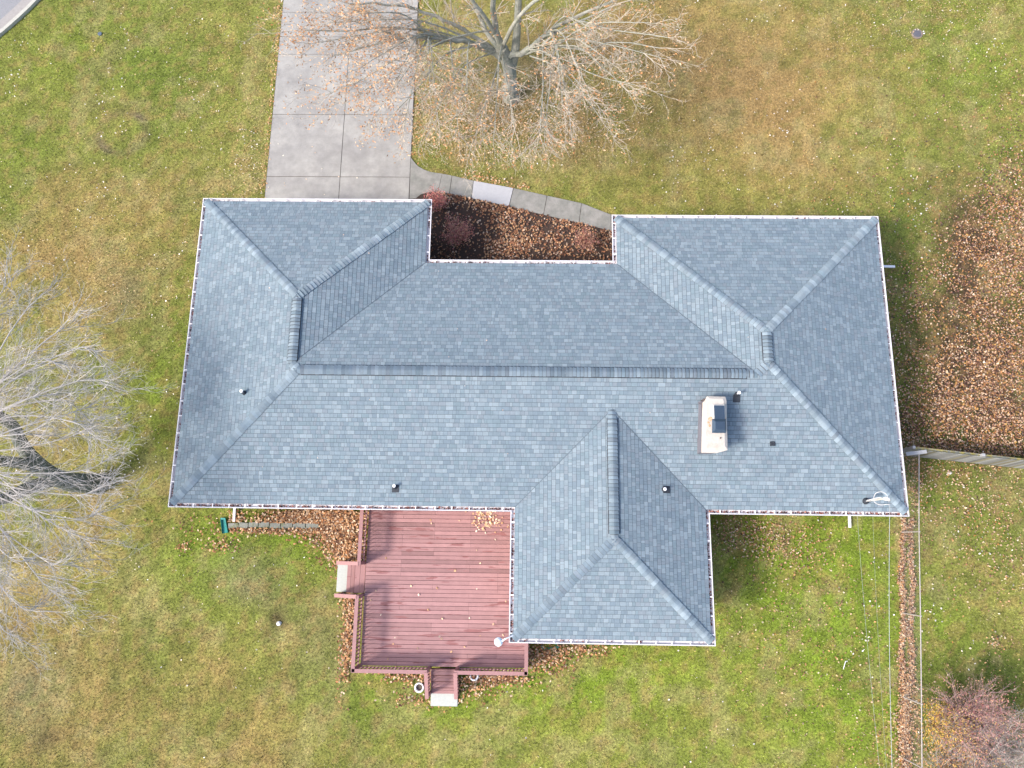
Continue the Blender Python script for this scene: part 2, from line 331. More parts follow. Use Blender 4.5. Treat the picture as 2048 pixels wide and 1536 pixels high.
def clip(poly, ax, val, keep_gt):
    out = []
    for i in range(len(poly)):
        a, b = poly[i], poly[(i+1) % len(poly)]; ia = (a[ax] >= val) if keep_gt else (a[ax] <= val); ib = (b[ax] >= val) if keep_gt else (b[ax] <= val)
        if ia: out.append(a)
        if ia != ib:
            t = (val-a[ax])/(b[ax]-a[ax]); out.append((a[0]+(b[0]-a[0])*t, a[1]+(b[1]-a[1])*t))
    return out
SH = np.array([(.245,.300,.350),(.300,.352,.400),(.205,.255,.310),(.350,.400,.445),(.270,.300,.345),(.225,.290,.335),(.285,.285,.325)])*np.array((.690,.738,.735)); SH = SH.mean(0)+(SH-SH.mean(0))*.62
SHP = [.26,.2,.17,.12,.13,.12,0]
EXPO = .143; run_k = math.sqrt(1+SL*SL)
def roof_tabs():
    V = []; F4 = []; cols = []; mb = MB(); base = MB()
    for name, org, up, polys in planes:
        up3 = Vector((up[0], up[1], SL)).normalized(); al = Vector((-up[1], up[0], 0)); nr = al.cross(up3)
        if nr.z < 0: nr = -nr
        o3 = Vector((org[0], org[1], ZR)); NRM[name] = nr
        for poly in polys:
            Q = []
            for p in poly:
                rel = Vector((p[0]-org[0], p[1]-org[1])); Q.append((rel.x*al.x+rel.y*al.y, (rel.x*up[0]+rel.y*up[1])*run_k))
            base.face([o3+al*u+up3*v-nr*.006 for u, v in Q])
            umin = min(q[0] for q in Q); umax = max(q[0] for q in Q); vmax = max(q[1] for q in Q); k = 0
            lr = random.Random(sum(map(ord, name)))                    # same sequence for the pieces of one slope
            while k*EXPO < vmax:
                va, vb = k*EXPO, (k+1)*EXPO; strip = clip(clip(Q, 1, va, True), 1, vb, False); rr = random.Random(hash((sum(map(ord, name)), k)))
                u = -15-rr.random()*.3
                while u < 16:
                    wd = rr.choice((.09,.11,.13,.15,.17,.20,.25)); c = SH[rr.choices(range(7), SHP)[0]]*rr.uniform(.94, 1.06); tooth = rr.random() < .45; e = u+wd
                    if e > umin and u < umax and len(strip) > 2:
                        cell = clip(clip(strip, 0, u, True), 0, e, False)
                        if len(cell) > 2:
                            hb = .006+(.004 if tooth else 0); ht = .002
                            up_ = [o3+al*q[0]+up3*q[1]+nr*(hb+(ht-hb)*(q[1]-va)/EXPO) for q in cell]; lo = [o3+al*q[0]+up3*q[1]-nr*.004 for q in cell]; cell = clip(clip(clip(cell, 0, u+.0025, True), 0, e-.0025, False), 1, va+.0105, True)  # trimmed so dark felt draws each butt's asphalt edge and its shadow line
                            if len(cell) < 3: u = e; continue
                            up_ = [o3+al*q[0]+up3*q[1]+nr*(hb+(ht-hb)*(q[1]-va)/EXPO) for q in cell]; lo = [o3+al*q[0]+up3*q[1]-nr*.004 for q in cell]
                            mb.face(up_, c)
                            for i in range(len(cell)):
                                j = (i+1) % len(cell)
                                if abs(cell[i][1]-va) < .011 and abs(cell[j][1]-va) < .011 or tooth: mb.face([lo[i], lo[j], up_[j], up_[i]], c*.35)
                    u = e
                k += 1
    return mb, base
m_sh = mat('roof_shingle', attr=True, rough=.95, nscale=3, namt=.10, bump=.25, bscale=250, spec=.15)
tabs, rbase = roof_tabs()
roof = tabs.build('roof', m_sh, house)
rbase.build('underlayment', mat('roof_felt', (.05,.055,.06), .9), roof)
mb = MB(); I = inset(.145)                      # drip edge closing the roof edge
for i in range(12):
    a, b = I[i], I[(i+1) % 12]; mb.face([(a[0],a[1],2.58),(a[0],a[1],ZR+.004),(b[0],b[1],ZR+.004),(b[0],b[1],2.58)])
mb.build('drip_edge', m_white, roof)
def P3(p): 
    return p
def z_at(h): return ZR+SL*h
def cap_line(name, a, b, na, nb, half=.145, lift=.022, raise_=0., step=.14, parent=None):
    """overlapping cap shingles from a (low) to b (high); na/nb are the two slope normals"""
    a = Vector(a); b = Vector(b); d = (b-a).normalized(); L = (b-a).length; mb = MB()
    s1 = na.cross(d).normalized(); s2 = nb.cross(d).normalized()
    if s1.z > 1e-6: s1 = -s1
    if s2.z > 1e-6: s2 = -s2
    up = (na+nb).normalized(); n = int(L/step)+1; hb_ = lift-.006+raise_; dk = np.array((.09,.105,.12))
    mb.face([a+s1*(half-.012)+na*hb_, a+up*hb_, b+up*hb_, b+s1*(half-.012)+na*hb_], dk); mb.face([a+up*hb_, a+s2*(half-.012)+nb*hb_, b+s2*(half-.012)+nb*hb_, b+up*hb_], dk)
    for i in range(n):
        t0 = i*step; t1 = min(L, t0+step-(.009 if raise_ else .015))
        if t1-t0 < .03: continue
        c = SH[random.choices(range(7), (.2,.3,.12,.25,.08,.05,.0))[0]]*random.uniform(.9, 1.24); j = random.uniform(-.006, .006)
        p0 = a+d*t0; p1 = a+d*t1; h0 = lift+.034+raise_; h1 = lift-.002+raise_; hw = half+j
        A0 = p0+s1*hw+na*(h0-.006); A1 = p1+s1*hw+na*(h1-.004); B0 = p0+s2*hw+nb*(h0-.006); B1 = p1+s2*hw+nb*(h1-.004); c0 = p0+up*h0; c1 = p1+up*h1
        m0a = p0+s1*hw*.3+na*(h0+.002); m1a = p1+s1*hw*.3+na*(h1+.002); m0b = p0+s2*hw*.3+nb*(h0+.002); m1b = p1+s2*hw*.3+nb*(h1+.002)
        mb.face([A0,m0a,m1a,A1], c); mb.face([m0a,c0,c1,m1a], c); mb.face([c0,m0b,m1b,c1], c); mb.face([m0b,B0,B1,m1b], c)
        dn = .012+raise_
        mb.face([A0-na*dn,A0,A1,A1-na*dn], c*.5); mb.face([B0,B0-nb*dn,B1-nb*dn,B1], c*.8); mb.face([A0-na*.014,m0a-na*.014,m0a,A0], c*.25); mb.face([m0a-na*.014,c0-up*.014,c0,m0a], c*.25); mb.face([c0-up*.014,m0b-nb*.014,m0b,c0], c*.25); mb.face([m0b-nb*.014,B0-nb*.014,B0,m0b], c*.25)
    return mb.build(name, m_sh, parent or roof)
def q3(p, h): return Vector((p[0], p[1], z_at(h)))
HIPS = [((ax0,ay0),0,PW,w1,'W','N1'), ((ax1,ay0),0,PW,w1,'N1','E1'), ((ax0,ay3),0,PL,dd,'W','S'), (PV,w1,PL,dd,'W','N') , ((ax2,ay2),0,PF,w2,'W2','N2'), ((ax3,ay2),0,PF,w2,'N2','E'),
        ((ax3,ay3),0,PE,w2,'S','E'), (PR,dd,PE,w2,'W2','S'), ((ax5,ay5),0,PT,w3,'W3','S3'), ((ax4,ay5),0,PT,w3,'S3','E3')]
for a, ha, b, hb, n1, n2 in HIPS:
    cap_line('hip_cap', q3(a, ha), q3(b, hb), NRM[n1], NRM[n2])
mv = mat('valley_metal', (.10,.13,.16), .7)
for a, ha, b, hb in (((ax1,ay1),0,PV,w1), ((ax2,ay1),0,PR,dd), ((ax5,ay3),0,PS,w3), ((ax4,ay3),0,PS,w3)):
    m2 = MB(); m2.bar(q3(a, ha)+Vector((0,0,.014)), q3(b, hb)+Vector((0,0,.014)), .02, .012); m2.build('valley_seam', mv, roof)
m_vent = mat('ridge_vent_plastic', (.035,.04,.05), .7)
def ridge(a, b, h, n1, n2, t0=0., t1=0.):
    a = q3(a, h); b = q3(b, h); d = (b-a).normalized(); cap_line('ridge_cap', a, b, NRM[n1], NRM[n2], half=.14, lift=.02)
    a = a+d*t0; b = b-d*t1
    mb = MB(); s1 = NRM[n1].cross(d).normalized(); s2 = NRM[n2].cross(d).normalized()
    if s1.z > 0: s1 = -s1
    if s2.z > 0: s2 = -s2
    up = Vector((0,0,1)); hw = .182
    for s, n in ((s1, NRM[n1]), (s2, NRM[n2])):
        for p, q in ((a, b),):
            mb.face([p+s*hw+n*.0, q+s*hw+n*.0, q+s*hw+n*.036, p+s*hw+n*.036]); mb.face([p+s*hw+n*.036, q+s*hw+n*.036, q+up*.04, p+up*.04])
    mb.build('ridge_vent', m_vent, roof)
    cap_line('ridge_cap', a, b, NRM[n1], NRM[n2], half=.150, lift=.02, raise_=.032, step=.125)
ridge(PV, PW, w1, 'W', 'E1', .1, .1)
ridge(PL, (PR.x, yr), dd, 'N', 'S', .12, .35)
ridge(PE, PF, w2, 'W2', 'E', .05, .05)
ridge(PT, (xs3, ay3+w3), w3, 'W3', 'E3', .15, .3)

# gutters
m_gin = mat('gutter_paint', (.61,.595,.62), .5, 8, .06)
O0, O1, O2, O3 = inset(0.), inset(.032), inset(.022), inset(.148)
hang = []
for i in range(12):
    j = (i+1) % 12; mb = MB(); a = lambda L, k, z: (L[k][0], L[k][1], z)
    mb.face([a(O0,i,2.57),a(O0,i,2.60),a(O0,j,2.60),a(O0,j,2.57)]); mb.face([a(O0,i,2.60),a(O1,i,2.60),a(O1,j,2.60),a(O0,j,2.60)])
    mb.face([a(O1,i,2.60),a(O1,i,2.585),a(O1,j,2.585),a(O1,j,2.60)]); mb.face([a(O0,i,2.57),a(O0,j,2.57),a(O2,j,2.50),a(O2,i,2.50)]); mb.face([a(O2,i,2.50),a(O2,j,2.50),a(O3,j,2.50),a(O3,i,2.50)])
    mb.face([a(O3,i,2.50),a(O3,j,2.50),a(O3,j,2.60),a(O3,i,2.60)])
    gt = mb.build('gutter', m_gin, house)
    p, q = Vector((*O0[i], 2.597)), Vector((*O0[j], 2.597)); L = (q-p).length; d = (q-p).normalized(); nrm = Vector((d.y, -d.x, 0)); n = max(2, int(L/.56))
    for k in range(n): hang.append((gt, p+d*(L*(k+.45+random.uniform(-.08,.08))/n)+nrm*.03, nrm, d))
hang.sort(key=lambda h: -h[1].y if random.random() < 0 else random.random())
rest = MB()
for k, (gt, p, nrm, d) in enumerate(hang):
    mb = MB() if k < 99 else rest; mb.bar(p, p+nrm*.115, .034, .012)
    if k < 99: mb.build('gutter_hanger', m_white, gt)
if rest.f: rest.build('gutter_hanger', m_white, house)['kind'] = 'stuff'
def downspout(pts, elbow=None):
    mb = MB()
    for a, b in zip(pts, pts[1:]): mb.bar(a, b, .085, .06, up=Vector((0,0,1)) if abs((Vector(b)-Vector(a)).normalized().z) < .9 else Vector((0,1,0)))
    return mb.build('downspout', m_white, house)
p = at(467.5, 1043, .12); downspout([(p.x, y3+.06, 2.52), (p.x, y3+.5, 2.3), (p.x, y3+.5, .2), (p.x, p.y, .1)])
p = at(1700, 1055, .12); downspout([(p.x, y3+.06, 2.52), (p.x, y3+.5, 2.3), (p.x, y3+.5, .2), (p.x, p.y, .1)])
p = at(1790, 533, .12); downspout([(x3-.06, p.y, 2.52), (x3-.5, p.y, 2.3), (x3-.5, p.y, .2), (p.x, p.y, .1)])
downspout([(x1-.06, y0-.4, 2.52), (x1-.5, y0-.4, 2.3), (x1-.5, y0-.4, .1)])

# chimney
ztop = 4.32
CR = [at(u, v, ztop) for u, v in ((1414.7,792),(1451.3,793),(1453.5,801.5),(1455.7,899.6),(1435,905.4),(1404.4,904.7),(1406.6,804.4),(1411.7,798.6))]
cx0, cx1, cy0, cy1 = CR[5].x+.13, CR[3].x-.05, CR[4].y+.13, CR[0].y-.06
mb = MB(); mb.box((cx0+.02, cy0, 3.0), (cx1, cy1, ztop-.1)); ch = mb.build('chimney', mat('chimney_brick', (.11,.09,.085), .9, 9, .3), house)
m_crown = mat('crown_mortar', (.50,.45,.40), .85, 3.5, .08, bump=.6, bscale=14, col2=(.42,.36,.29), thr=(.5,.75))
N = len(CR); cxm = sum(p.x for p in CR)/N; cym = sum(p.y for p in CR)/N
mb = MB(); lo = [(p.x, p.y, ztop-.13) for p in CR]; md = [(p.x, p.y, ztop-.03) for p in CR]; hi = [(cxm+(p.x-cxm)*.74, cym+(p.y-cym)*.88, ztop+.03) for p in CR]
for i in range(N):
    j = (i+1) % N; mb.face([lo[i],lo[j],md[j],md[i]]); mb.face([md[i],md[j],hi[j],hi[i]])
mb.face(hi); mb.face(lo[::-1]); mb.build('crown', m_crown, ch)
mb = MB()
for (u, v, rr_) in ((1421,838,.075),(1419,851,.045),(1450,836,.04),(1417,845,.04)):
    q = at(u, v, ztop+.033); mb.lathe(q, [(rr_, 0), (rr_*.8, .004), (0.001, .005)], 9)
mb.build('rust_stain', mat('rust', (.42,.22,.09), .9, 30, .3, col2=(.55,.42,.30), thr=(.4,.6)), ch)
m_metal = mat('dark_flue_metal', (.06,.09,.13), .4, 8, .15, metal=.5, spec=.5)
def pbox(u0, v0, u1, v1, za, zb, name, m):
    a = at(u0, v1, zb); b = at(u1, v0, zb); mb = MB(); mb.box((a.x, a.y, za), (b.x, b.y, zb)); return mb.build(name, m, ch)
pbox(1427,809.5,1449,841,ztop,ztop+.10,'flue_tile', mat('flue_tile', (.55,.53,.50), .7, 9, .1)); pbox(1429.5,811,1448.5,839,ztop+.10,ztop+.13,'flue_cap', m_metal)
mb = MB(); A = [at(u, v, ztop+.13) for u, v in ((1424,866),(1452,866),(1452,838),(1424,838))]; B = [at(u, v, ztop+.22) for u, v in ((1431,859),(1449.5,859),(1449.5,843),(1431,843))]
for i in range(4): j = (i+1) % 4; mb.face([A[i],A[j],B[j],B[i]])
mb.face(B); mb.face(A[::-1]); mb.box((A[0].x+.05,A[0].y+.05,ztop),(A[2].x-.05,A[2].y-.05,ztop+.13)); mb.build('flue_cap', m_metal, ch)
mb = MB(); p = at(1441, 876, ztop+.05); mb.tube([(p.x, p.y, ztop), (p.x, p.y, ztop+.07)], .022, 7); mb.build('bolt', m_dark, ch)
mb = MB(); mb.box((cx0-.10, cy1-.12, 3.9), (cx0+.3, cy1-.08, 4.12)); mb.box((cx0-.03, cy0-.04, 3.2), (cx0+.01, cy1-.1, 4.0)); mb.box((cx0, cy0-.04, 3.2), (cx1-.2, cy0-.01, 3.8)); mb.build('flashing', mat('flashing_metal', (.16,.15,.17), .5, 6, .15), ch)

# roof vents
def surf_z(x, y):
    best = 0
    for (xx0, xx1, yy0, yy1) in ((ax0,ax3,ay3,ay1),(ax0,ax1,ay3,ay0),(ax2,ax3,ay3,ay2),(ax5,ax4,ay5,yr+w3)):
        best = max(best, min(x-xx0, xx1-x, y-yy0, yy1-y))
    return z_at(best)
m_pvc = mat('white_pipe', (.80,.80,.82), .4, namt=.02); m_boot = mat('rubber_boot', (.03,.035,.045), .6, namt=.1)
def pipe(u, v, up=(0, 0, 1), plate=True, tilt=(0, 0), h=.22):
    p = at(u, v, 3.6)
    for _ in range(12): z = surf_z(p.x, p.y); p = at(u, v, z+h)
    q = Vector((p.x, p.y, z)); mb = MB(); t = Vector((tilt[0], tilt[1], 1)).normalized()
    mb.lathe(q, [(.034, 0), (.034, h), (.058, h), (.058, h+.006), (.022, h+.006), (.022, h-.05), (.001, h-.05)], 16, axis=t); vp = mb.build('vent_pipe', m_pvc, house, True)
    mb = MB(); mb.lathe(q, [(.085, -.01), (.075, .04), (.055, .12), (.036, .13)], 16); mb.build('boot', m_boot, vp, True)
    if plate:
        mb = MB(); dx, dy = plate; hh = .12
        P = [Vector((q.x+dx+sx*hh, q.y+dy+sy*hh, 0)) for sx, sy in ((-1,-1),(1,-1),(1,1),(-1,1))]
        for w_ in P: w_.z = surf_z(w_.x, w_.y)+.022
        mb.face(P); mb.build('flashing_plate', m_vent, vp)
pipe(484, 783, plate=False, tilt=(-.15, .1)); pipe(788, 973, plate=(.01, -.06), tilt=(0, .1)); pipe(1330, 978, plate=(.1, 0)); pipe(1478.5, 785, plate=(0, -.14), h=.3)
p = at(1547, 888, 3.9); z = surf_z(p.x, p.y); p = at(1547, 888, z+.05); mb = MB(); mb.tube([(p.x-.09, p.y-.07, z-.02), (p.x-.09, p.y+.06, z+.07), (p.x+.02, p.y+.05, z+.09)], .03, 8); mb.box((p.x-.08, p.y-.06, z-.05), (p.x+.06, p.y+.07, z+.06)); mb.build('roof_vent', m_boot, house)
# service mast near the south east corner
p0 = at(1737, 1001, 2.95); zz = surf_z(p0.x, p0.y); p0.z = zz; TOPZ = zz+1.3
mb = MB(); mt = p0+Vector((.02, .0, 1.2)); mb.tube([p0, mt], .033, 10); ms = mb.build('service_mast', mat('galvanised', (.62,.58,.52), .45, 20, .15, metal=.3), house)
mb = MB(); mb.lathe(p0, [(.12,-.03),(.11,.03),(.06,.12),(.036,.14)], 16); mb.build('boot', m_boot, ms, True)
mb = MB(); mb.tube([mt, mt+Vector((.03,0,.08)), mt+Vector((.1,-.02,.1)), mt+Vector((.16,-.05,.03))], [.05,.07,.06,.045], 10); mb.build('weatherhead', mat('weatherhead_grey', (.7,.68,.66), .5), ms, True)
mb = MB(); b = mt+Vector((.12,-.03,.05))
lp = [b, b+Vector((-.06,.14,.05)), b+Vector((-.18,.24,0)), b+Vector((-.33,.2,-.1)), b+Vector((-.37,.02,-.2)), b+Vector((-.3,-.1,-.25)), b+Vector((-.16,-.16,-.2)), b+Vector((0,-.15,-.12)), b+Vector((.08,-.16,-.1))]
def smooth(pts, k=4):
    P = [Vector(p) for p in pts]; out = []
    for i in range(len(P)-1):
        a = P[max(i-1, 0)]; b_ = P[i]; c = P[i+1]; d = P[min(i+2, len(P)-1)]
        for s in range(k):
            t = s/k; out.append(.5*((2*b_)+(-a+c)*t+(2*a-5*b_+4*c-d)*t*t+(-a+3*b_-3*c+d)*t**3))
    return out+[P[-1]]
mb.tube(smooth(lp), .008, 6); mb.tube(smooth([b+Vector((-.02,.02,0)), b+Vector((-.2,.07,-.25)), b+Vector((-.45,-.02,-.55)), p0+Vector((.05,0,.35))]), .012, 6); mb.build('cable_loop', mat('white_cable', (.60,.58,.56), .5, namt=.05), ms)
# lamp on an arm at the corner of the south wing
lc = at(997, 1284, 2.75); mb = MB(); mb.lathe(lc, [(.001,.07),(.06,.062),(.105,.03),(.118,.0),(.122,-.012),(.14,-.014),(.142,-.03),(.12,-.045),(.001,-.05)], 28)
yl = mb.build('yard_lamp', mat('white_enamel', (.72,.78,.84), .3, namt=.03, spec=.5), house, True)
mb = MB(); mb.tube([lc+Vector((.1,.03,.0)), lc+Vector((.25,.12,.03)), Vector((x5+.14, y5+.24, 2.66))], [.028,.022,.025], 8); mb.lathe(lc+Vector((.15,.05,-.02)), [(.03,-.03),(.03,.04),(.001,.045)], 8); mb.build('arm', m_pvc, yl)

# ---------------------------------------------------------------- deck
deck = empty('deck', (-2.8, -1.3, 0), 'faded red wooden deck with railings behind the house', 'deck')
ZD = .62; DCOL = np.array((.345,.192,.188))
m_deck = mat('deck_paint', attr=True, rough=.7, nscale=1.0, namt=.10, col2=(.26,.115,.112), stretch=(1.1, 6.9, 1), thr=(.60,.64), bump=.15, bscale=80)
m_rail = mat('rail_paint', (.32,.175,.172), .7, 4, .12)
mb = MB(); yb = -4.2; k = 0
while yb < 1.64:
    h = .133; xe = .14 if yb < -2.62 else .02; cuts = [-5.68]+sorted(random.sample([-4.4,-3.23,-3.23,-1.92,-1.92,-.9], 2))+[xe]
    for a, b in zip(cuts, cuts[1:]):
        if b-a < .1: continue
        c = DCOL*random.uniform(.88, 1.10)*(.8 if random.random() < .13 else 1); z = ZD+random.uniform(-.003, .003); mb.box((a+.002, yb, z-.035), (b-.002, yb+h, z), c)
    yb += .146; k += 1
mb.build('decking', m_deck, deck)
mb = MB(); mb.box((-5.66,-4.17,-.0),(.10,-4.13,.58)); mb.box((-5.66,-4.13,.0),(-5.62,1.6,.58)); mb.box((.08,-4.13,0),(.12,-2.7,.58)); mb.box((-5.62,-4.13,.40),(.08,-2.7,.57)); mb.box((-5.62,-2.7,.40),(0.0,1.6,.57)); mb.build('deck_frame', mat('deck_frame_wood', (.12,.05,.045), .8, 5, .2), deck)
def railing(a, b, za=ZD, zb=ZD, h=.9, posts=(0, 1), bal=.125, capw=.125):
    a = Vector((*a, za)); b = Vector((*b, zb)); d = b-a; L = d.length; up = Vector((0,0,1)); mb = MB()
    mb.bar(a+up*h-d.normalized()*.04, b+up*h+d.normalized()*.04, capw, .035); mb.bar(a+up*(h-.07), b+up*(h-.07), .04, .08); mb.bar(a+up*.10, b+up*.10, .04, .08)
    rl = mb.build('railing', m_rail, deck)
    n = max(1, int(L/bal))
    for i in range(n):
        p = a+d*((i+.5)/n); m2 = MB(); m2.bar(p+up*.06, p+up*(h-.03), .034, .034, up=Vector((0,1,0))); m2.build('baluster', m_rail, rl)
    for t in posts:
        p = a+d*t; m2 = MB(); m2.bar(Vector((p.x,p.y,.0)), Vector((p.x,p.y,p.z+h-.02)), .09, .09, up=Vector((0,1,0))); m2.build('post', m_rail, rl)
    return rl
RX = -5.74; RY = -4.24
railing((RX, 1.5), (RX, -.70)); railing((RX, -1.82), (RX, RY)); railing((RX, RY), (-3.25, RY), posts=(1,)); railing((-2.25, RY), (.15, RY)); railing((.15, RY), (.15, -2.7), posts=())
railing((-5.78, -.70), (-6.62, -.70), ZD, .12, posts=(1,)); railing((-5.78, -1.82), (-6.62, -1.82), ZD, .12, posts=(1,))
railing((-3.25, RY-.04), (-3.25, -5.15), ZD, .10, posts=(1,)); railing((-2.25, RY-.04), (-2.25, -5.15), ZD, .10, posts=(1,))
def stairs(kind):
    if kind == 'west':
        for i, (xa_, xb_, z) in enumerate(((-6.10,-5.72,.46),(-6.42,-6.13,.30))):
            m2 = MB(); n = 2
            for q in range(n): m2.box((xa_+(xb_-xa_)*q/n+.004, -1.76, z-.04), (xa_+(xb_-xa_)*(q+1)/n-.004, -.76, z), DCOL*random.uniform(.8,.98))
            m2.build('stair_tread', m_deck, deck)
        m2 = MB(); m2.box((-6.12,-1.77,.05),(-6.10,-.75,.42)); m2.build('stair_riser', bpy.data.materials['deck_frame_wood'], deck)
    else:
        for i in range(4):
            ya = -4.27-i*.225; z = ZD-.11*(i+1); m2 = MB()
            for q in range(2): m2.box((-3.19, ya-.225+q*.115, z-.04), (-2.31, ya-.225+q*.115+.108, z), DCOL*random.uniform(.85,1.05))
            m2.build('stair_tread', m_deck, deck)
            m2 = MB(); m2.box((-3.18, ya-.03, z), (-2.32, ya-.005, z+.068)); m2.build('stair_riser', bpy.data.materials['deck_frame_wood'], deck)
        for xx in (-3.205, -2.295): m2 = MB(); m2.bar((xx,-4.27,.44),(xx,-5.18,.0),.02,.2, up=Vector((0,0,1))); m2.build('stringer', m_rail, deck)
stairs('west'); stairs('south')
m_block = mat('step_concrete', (.43,.45,.42), .85, 5, .08, bump=.2, bscale=60)
def block(a, b, label):
    bm = bmesh.new(); bmesh.ops.create_cube(bm, size=1); 
    for v in bm.verts: v.co = Vector(((a[0]+b[0])/2+v.co.x*(b[0]-a[0]), (a[1]+b[1])/2+v.co.y*(b[1]-a[1]), (a[2]+b[2])/2+v.co.z*(b[2]-a[2])))
    bmesh.ops.bevel(bm, geom=list(bm.edges), offset=.012, segments=2, affect='EDGES'); me = bpy.data.meshes.new('concrete_step'); bm.to_mesh(me); bm.free(); me.materials.append(m_block)
    o = bpy.data.objects.new('concrete_step', me); C.objects.link(o); tag(o, label, 'step', 'concrete steps at the foot of the deck stairs')
block((-6.82,-1.75,0),(-6.43,-.72,.15),'narrow concrete step at the foot of the side stairs of the deck'); block((-3.22,-5.60,0),(-2.26,-5.17,.11),'concrete step at the foot of the lower stairs of the deck, by the white ring')

# ---------------------------------------------------------------- small things round the house
m_ring = mat('white_plastic', (.80,.80,.84), .4, namt=.03)
def pot_ring(u, v, r, label):
    p = at(u, v, .12); mb = MB(); mb.lathe((p.x, p.y, 0), [(r*.92,0),(r,.12),(r+.01,.14),(r-.045,.14),(r-.05,.06),(r-.05,0)], 28); o = mb.build('garden_ring', m_ring, None, True); tag(o, label, 'planter ring', 'white planter rings beside the lower deck stairs')
    mb = MB(); mb.lathe((p.x, p.y, 0), [(r-.05,.05),(.001,.06)], 20); mb.build('soil', bpy.data.materials['joint_dirt'], o)
pot_ring(838.5, 1375, .165, 'white round planter ring on the grass left of the lower deck stairs'); pot_ring(948, 1352, .155, 'white planter ring half hidden under the deck railing, right of the lower stairs')
# green splash block
mb = MB(); a = at(443, 1036), at(452.5, 1036), at(458, 1065), at(446.5, 1067)
th = .01; P = [Vector((p.x, p.y, 0)) for p in a]; c = sum(P, Vector())/4
inn = [p+(c-p)*.22 for p in P]; inn[2] = inn[2]+(P[2]-inn[2])*.75; inn[3] = inn[3]+(P[3]-inn[3])*.75
mb.face([(p.x,p.y,.05) for p in inn][::-1])
for i in range(4):
    j = (i+1) % 4; hh = .12 if i != 2 else .065
    mb.face([(P[i].x,P[i].y,0),(P[j].x,P[j].y,0),(P[j].x,P[j].y,hh),(P[i].x,P[i].y,hh)]); mb.face([(P[i].x,P[i].y,hh),(P[j].x,P[j].y,hh),(inn[j].x,inn[j].y,hh-.01),(inn[i].x,inn[i].y,hh-.01)]); mb.face([(inn[i].x,inn[i].y,hh-.01),(inn[j].x,inn[j].y,hh-.01),(inn[j].x,inn[j].y,.05),(inn[i].x,inn[i].y,.05)])
tag(mb.build('splash_block', mat('green_plastic', (.03,.24,.22), .4, 6, .1)), 'teal green plastic splash block on the lawn at the end of the edging stones', 'splash block')
# edging stones
m_edge = mat('edging_stone', (.24,.25,.22), .9, 6, .22, col2=(.17,.19,.10), thr=(.5,.7), bump=.4)
xs_ = [457, 478, 498, 518, 540, 562, 586, 612, 640]; k = 0
for i, (ua, ub) in enumerate(zip(xs_, xs_[1:])):
    a = at(ua+.8, 1051.5-(2 if i in (1,2,3) else 0)); b = at(ub-.8, 1051.5-(2 if i in (2,3) else 0)); mb = MB(); mb.bar((a.x,a.y,.03),(b.x,b.y,.03),.19,.1)
    tag(mb.build('edging_stone', m_edge), ('first','second','third','fourth','fifth','sixth','seventh','last')[i]+' mossy grey edging stone in the row, counted from the green splash block', 'edging stone', 'mossy edging stones in a row beside the deck')
def stone(name, u, v, rx, ry, h, col, label, cat, group=None):
    p = at(u, v); bm = bmesh.new(); bmesh.ops.create_icosphere(bm, subdivisions=2, radius=1)
    for q in bm.verts:
        f = 1+random.uniform(-.18, .18); q.co = Vector((q.co.x*rx*f, q.co.y*ry*f, max(-.2, q.co.z)*h*f))+p
    me = bpy.data.meshes.new(name); bm.to_mesh(me); bm.free(); me.materials.append(mat(name+'_surface', col, .9, 9, .2)); o = bpy.data.objects.new(name, me); C.objects.link(o); tag(o, label, cat, group)
stone('rock', 663, 1052, .26, .13, .1, (.22,.24,.20), 'flat grey rock among the leaves near the deck railing', 'rock')
stone('lawn_marker', 558, 1247, .09, .08, .08, (.75,.75,.75), 'small white marker stone on the lawn left of the deck', 'stone')
stone('pale_rock', 1899, 946, .1, .07, .06, (.6,.55,.5), 'pale flat stone on the grass just right of the chain link fence', 'stone')
# manhole cover
p = at(1834, 68); mb = MB(); mb.lathe((p.x, p.y, 0), [(.24,-.02),(.24,.03),(.19,.035),(.185,.02),(.001,.022)], 24); mc = mb.build('well_cover', mat('cover_rim', (.20,.165,.14), .9, 20, .2)); tag(mc, 'round grey cover set in the front lawn at the upper right', 'manhole cover')
mb = MB(); mb.lathe((p.x, p.y, .024), [(.17,0),(.15,.008),(.001,.01)], 20)
for k in range(-3, 4): mb.bar((p.x+k*.045, p.y-.12, .036), (p.x+k*.045, p.y+.12, .036), .015, .008)
mb.build('lid', mat('cover_grey', (.11,.11,.13), .6, 30, .2), mc)
p = at(200, 68); mb = MB(); mb.lathe((p.x, p.y, 0), [(.09,-.01),(.09,.03),(.07,.036),(.001,.03)], 16); tag(mb.build('valve_cover', mat('valve_blue_grey', (.09,.12,.16), .5, 20, .2)), 'small dark blue grey valve cover in the lawn near the street corner', 'valve cover')
# hose under the south wing eave
mb = MB(); p = at(1100, 1294); pts = [Vector((p.x+.32*math.cos(t)+.0*t, p.y+.14*math.sin(t)+.01*t, .04+.012*t/6)) for t in np.linspace(0, 12.5, 50)]
mb.tube(pts, .013, 6); tag(mb.build('garden_hose', bpy.data.materials['green_plastic']), 'green garden hose coiled on leaves below the wing gutter', 'hose')
mb = MB(); a, b = at(1686, 1338), at(1690, 1322); mb.tube([(a.x,a.y,.03),(b.x,b.y,.05)], .012, 6); mb.tube([(b.x,b.y,.05),(b.x+.07,b.y+.0,.04)], .012, 6); tag(mb.build('pipe_stub', m_pvc), 'bent white pipe stub lying on the right back lawn', 'pipe')

